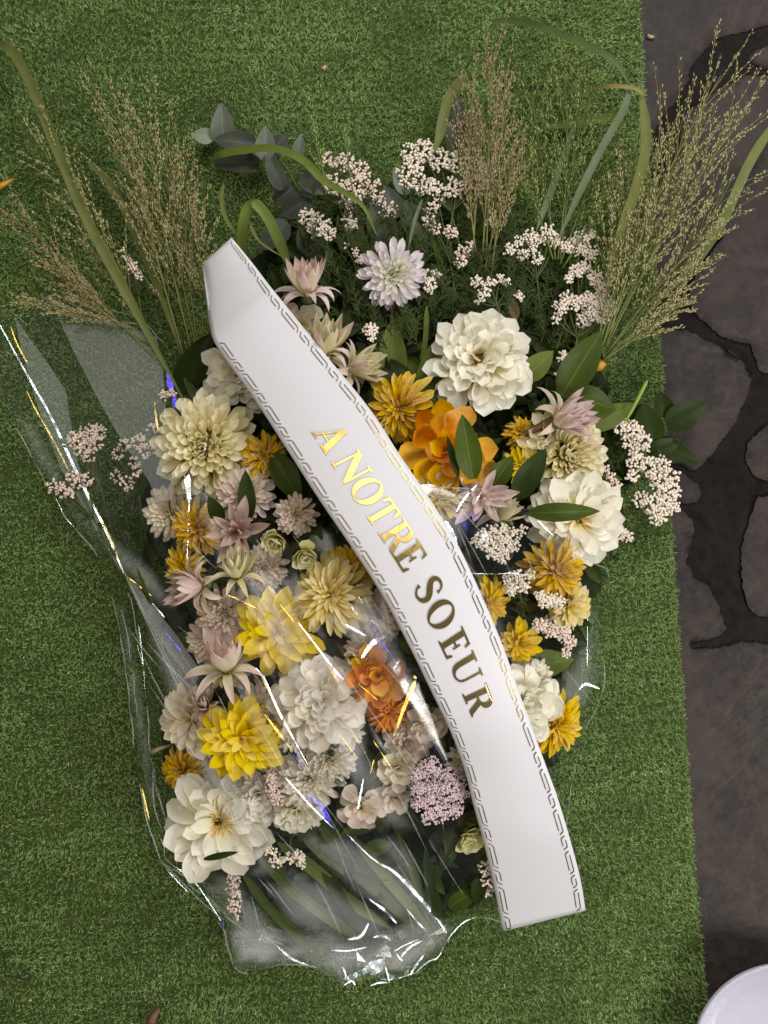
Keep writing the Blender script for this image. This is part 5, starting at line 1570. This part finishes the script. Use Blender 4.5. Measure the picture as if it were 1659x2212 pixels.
def scrap(label, pts, mat, z, cat='litter', name='dried_petal', bulge=.002):
    p3 = [P(u, v, z) for u, v in pts]
    c = sum(p3, Vector()) / len(p3)
    rg = random.Random(int(pts[0][0]))
    vs = [p + Vector((0, 0, rg.uniform(0, bulge))) for p in p3] + [c + Vector((0, 0, bulge * 1.5)), c + Vector((0, 0, -.0006))]
    n = len(p3)
    fs = [(i, (i + 1) % n, n) for i in range(n)] + [((i + 1) % n, i, n + 1) for i in range(n)]
    mb = MB(); mb.add(vs, fs)
    return tag(mb.build(name, M[mat], None, c), label, cat, 'fallen bits on the ground' if cat == 'litter' else None)


scrap('brown curled dried leaf on the turf at the bottom left', [(343, 2172), (347, 2178), (340, 2196), (336, 2218), (318, 2222), (312, 2212), (320, 2198), (330, 2180)], 'deadleaf', .012, name='dried_leaf', bulge=.006)
scrap('orange-yellow fallen petal at the left edge of the turf', [(-12, 400), (2, 394), (18, 388), (33, 384), (28, 392), (14, 402), (2, 410), (-12, 418)], 'goldpetal', .014, name='fallen_petal')
scrap('tiny cream petal scrap at the top centre of the turf', [(690, 144), (697, 146), (703, 139), (706, 145), (702, 152), (693, 150)], 'deadpale', .013)
scrap('tiny tan scrap on the turf above the left plumes', [(121, 246), (123, 238), (131, 240), (126, 246)], 'deadleaf', .013)
scrap('pale dry scrap on the paving at the top right', [(1396, 82), (1399, 73), (1404, 79), (1409, 75), (1416, 81), (1408, 85)], 'deadpale', .002)
scrap('small pale speck on the turf at the bottom left corner', [(62, 2158), (70, 2157), (69, 2162), (64, 2164)], 'deadpale', .012)
scrap('small yellow speck on the turf left of the lower paving', [(1389, 2071), (1393, 2064), (1395, 2072), (1391, 2078)], 'deadpale', .012)
scrap('pinkish dry tip sticking out at the left edge of the film', [(322, 1622), (345, 1612), (372, 1606), (372, 1612), (348, 1620), (330, 1630)], 'blush', .06)
scrap('withered yellow bud at the base of the right-hand grass plumes', [(1278, 792), (1290, 782), (1304, 778), (1310, 788), (1300, 800), (1284, 804)], 'goldpetal', .075, name='withered_bud', bulge=.008)
scrap('dark dry twig bit on the right-hand paving', [(1562, 745), (1570, 752), (1590, 770), (1600, 772), (1588, 774), (1566, 758)], 'thread', .003, name='twig')
for lab, pts in (('dark loose thread on the turf at the lower left edge', [(-5, 2030), (6, 2060), (14, 2090), (10, 2105), (40, 2112), (62, 2116), (66, 2108), (50, 2098)]), ('short dark thread on the turf near the top left edge', [(-5, 172), (12, 195), (30, 212)]), ('dark hair-like bit on the turf at the top centre', [(742, 142), (748, 128), (760, 122)])):
    mb = MB(); tube(mb, [P(*p) for p in crom([(a, b, .0125) for a, b in pts], 6)], .0006, 4)
    tag(mb.build('thread', M['thread'], None, P(*pts[0], .0125)), lab, 'thread', 'loose threads on the turf')
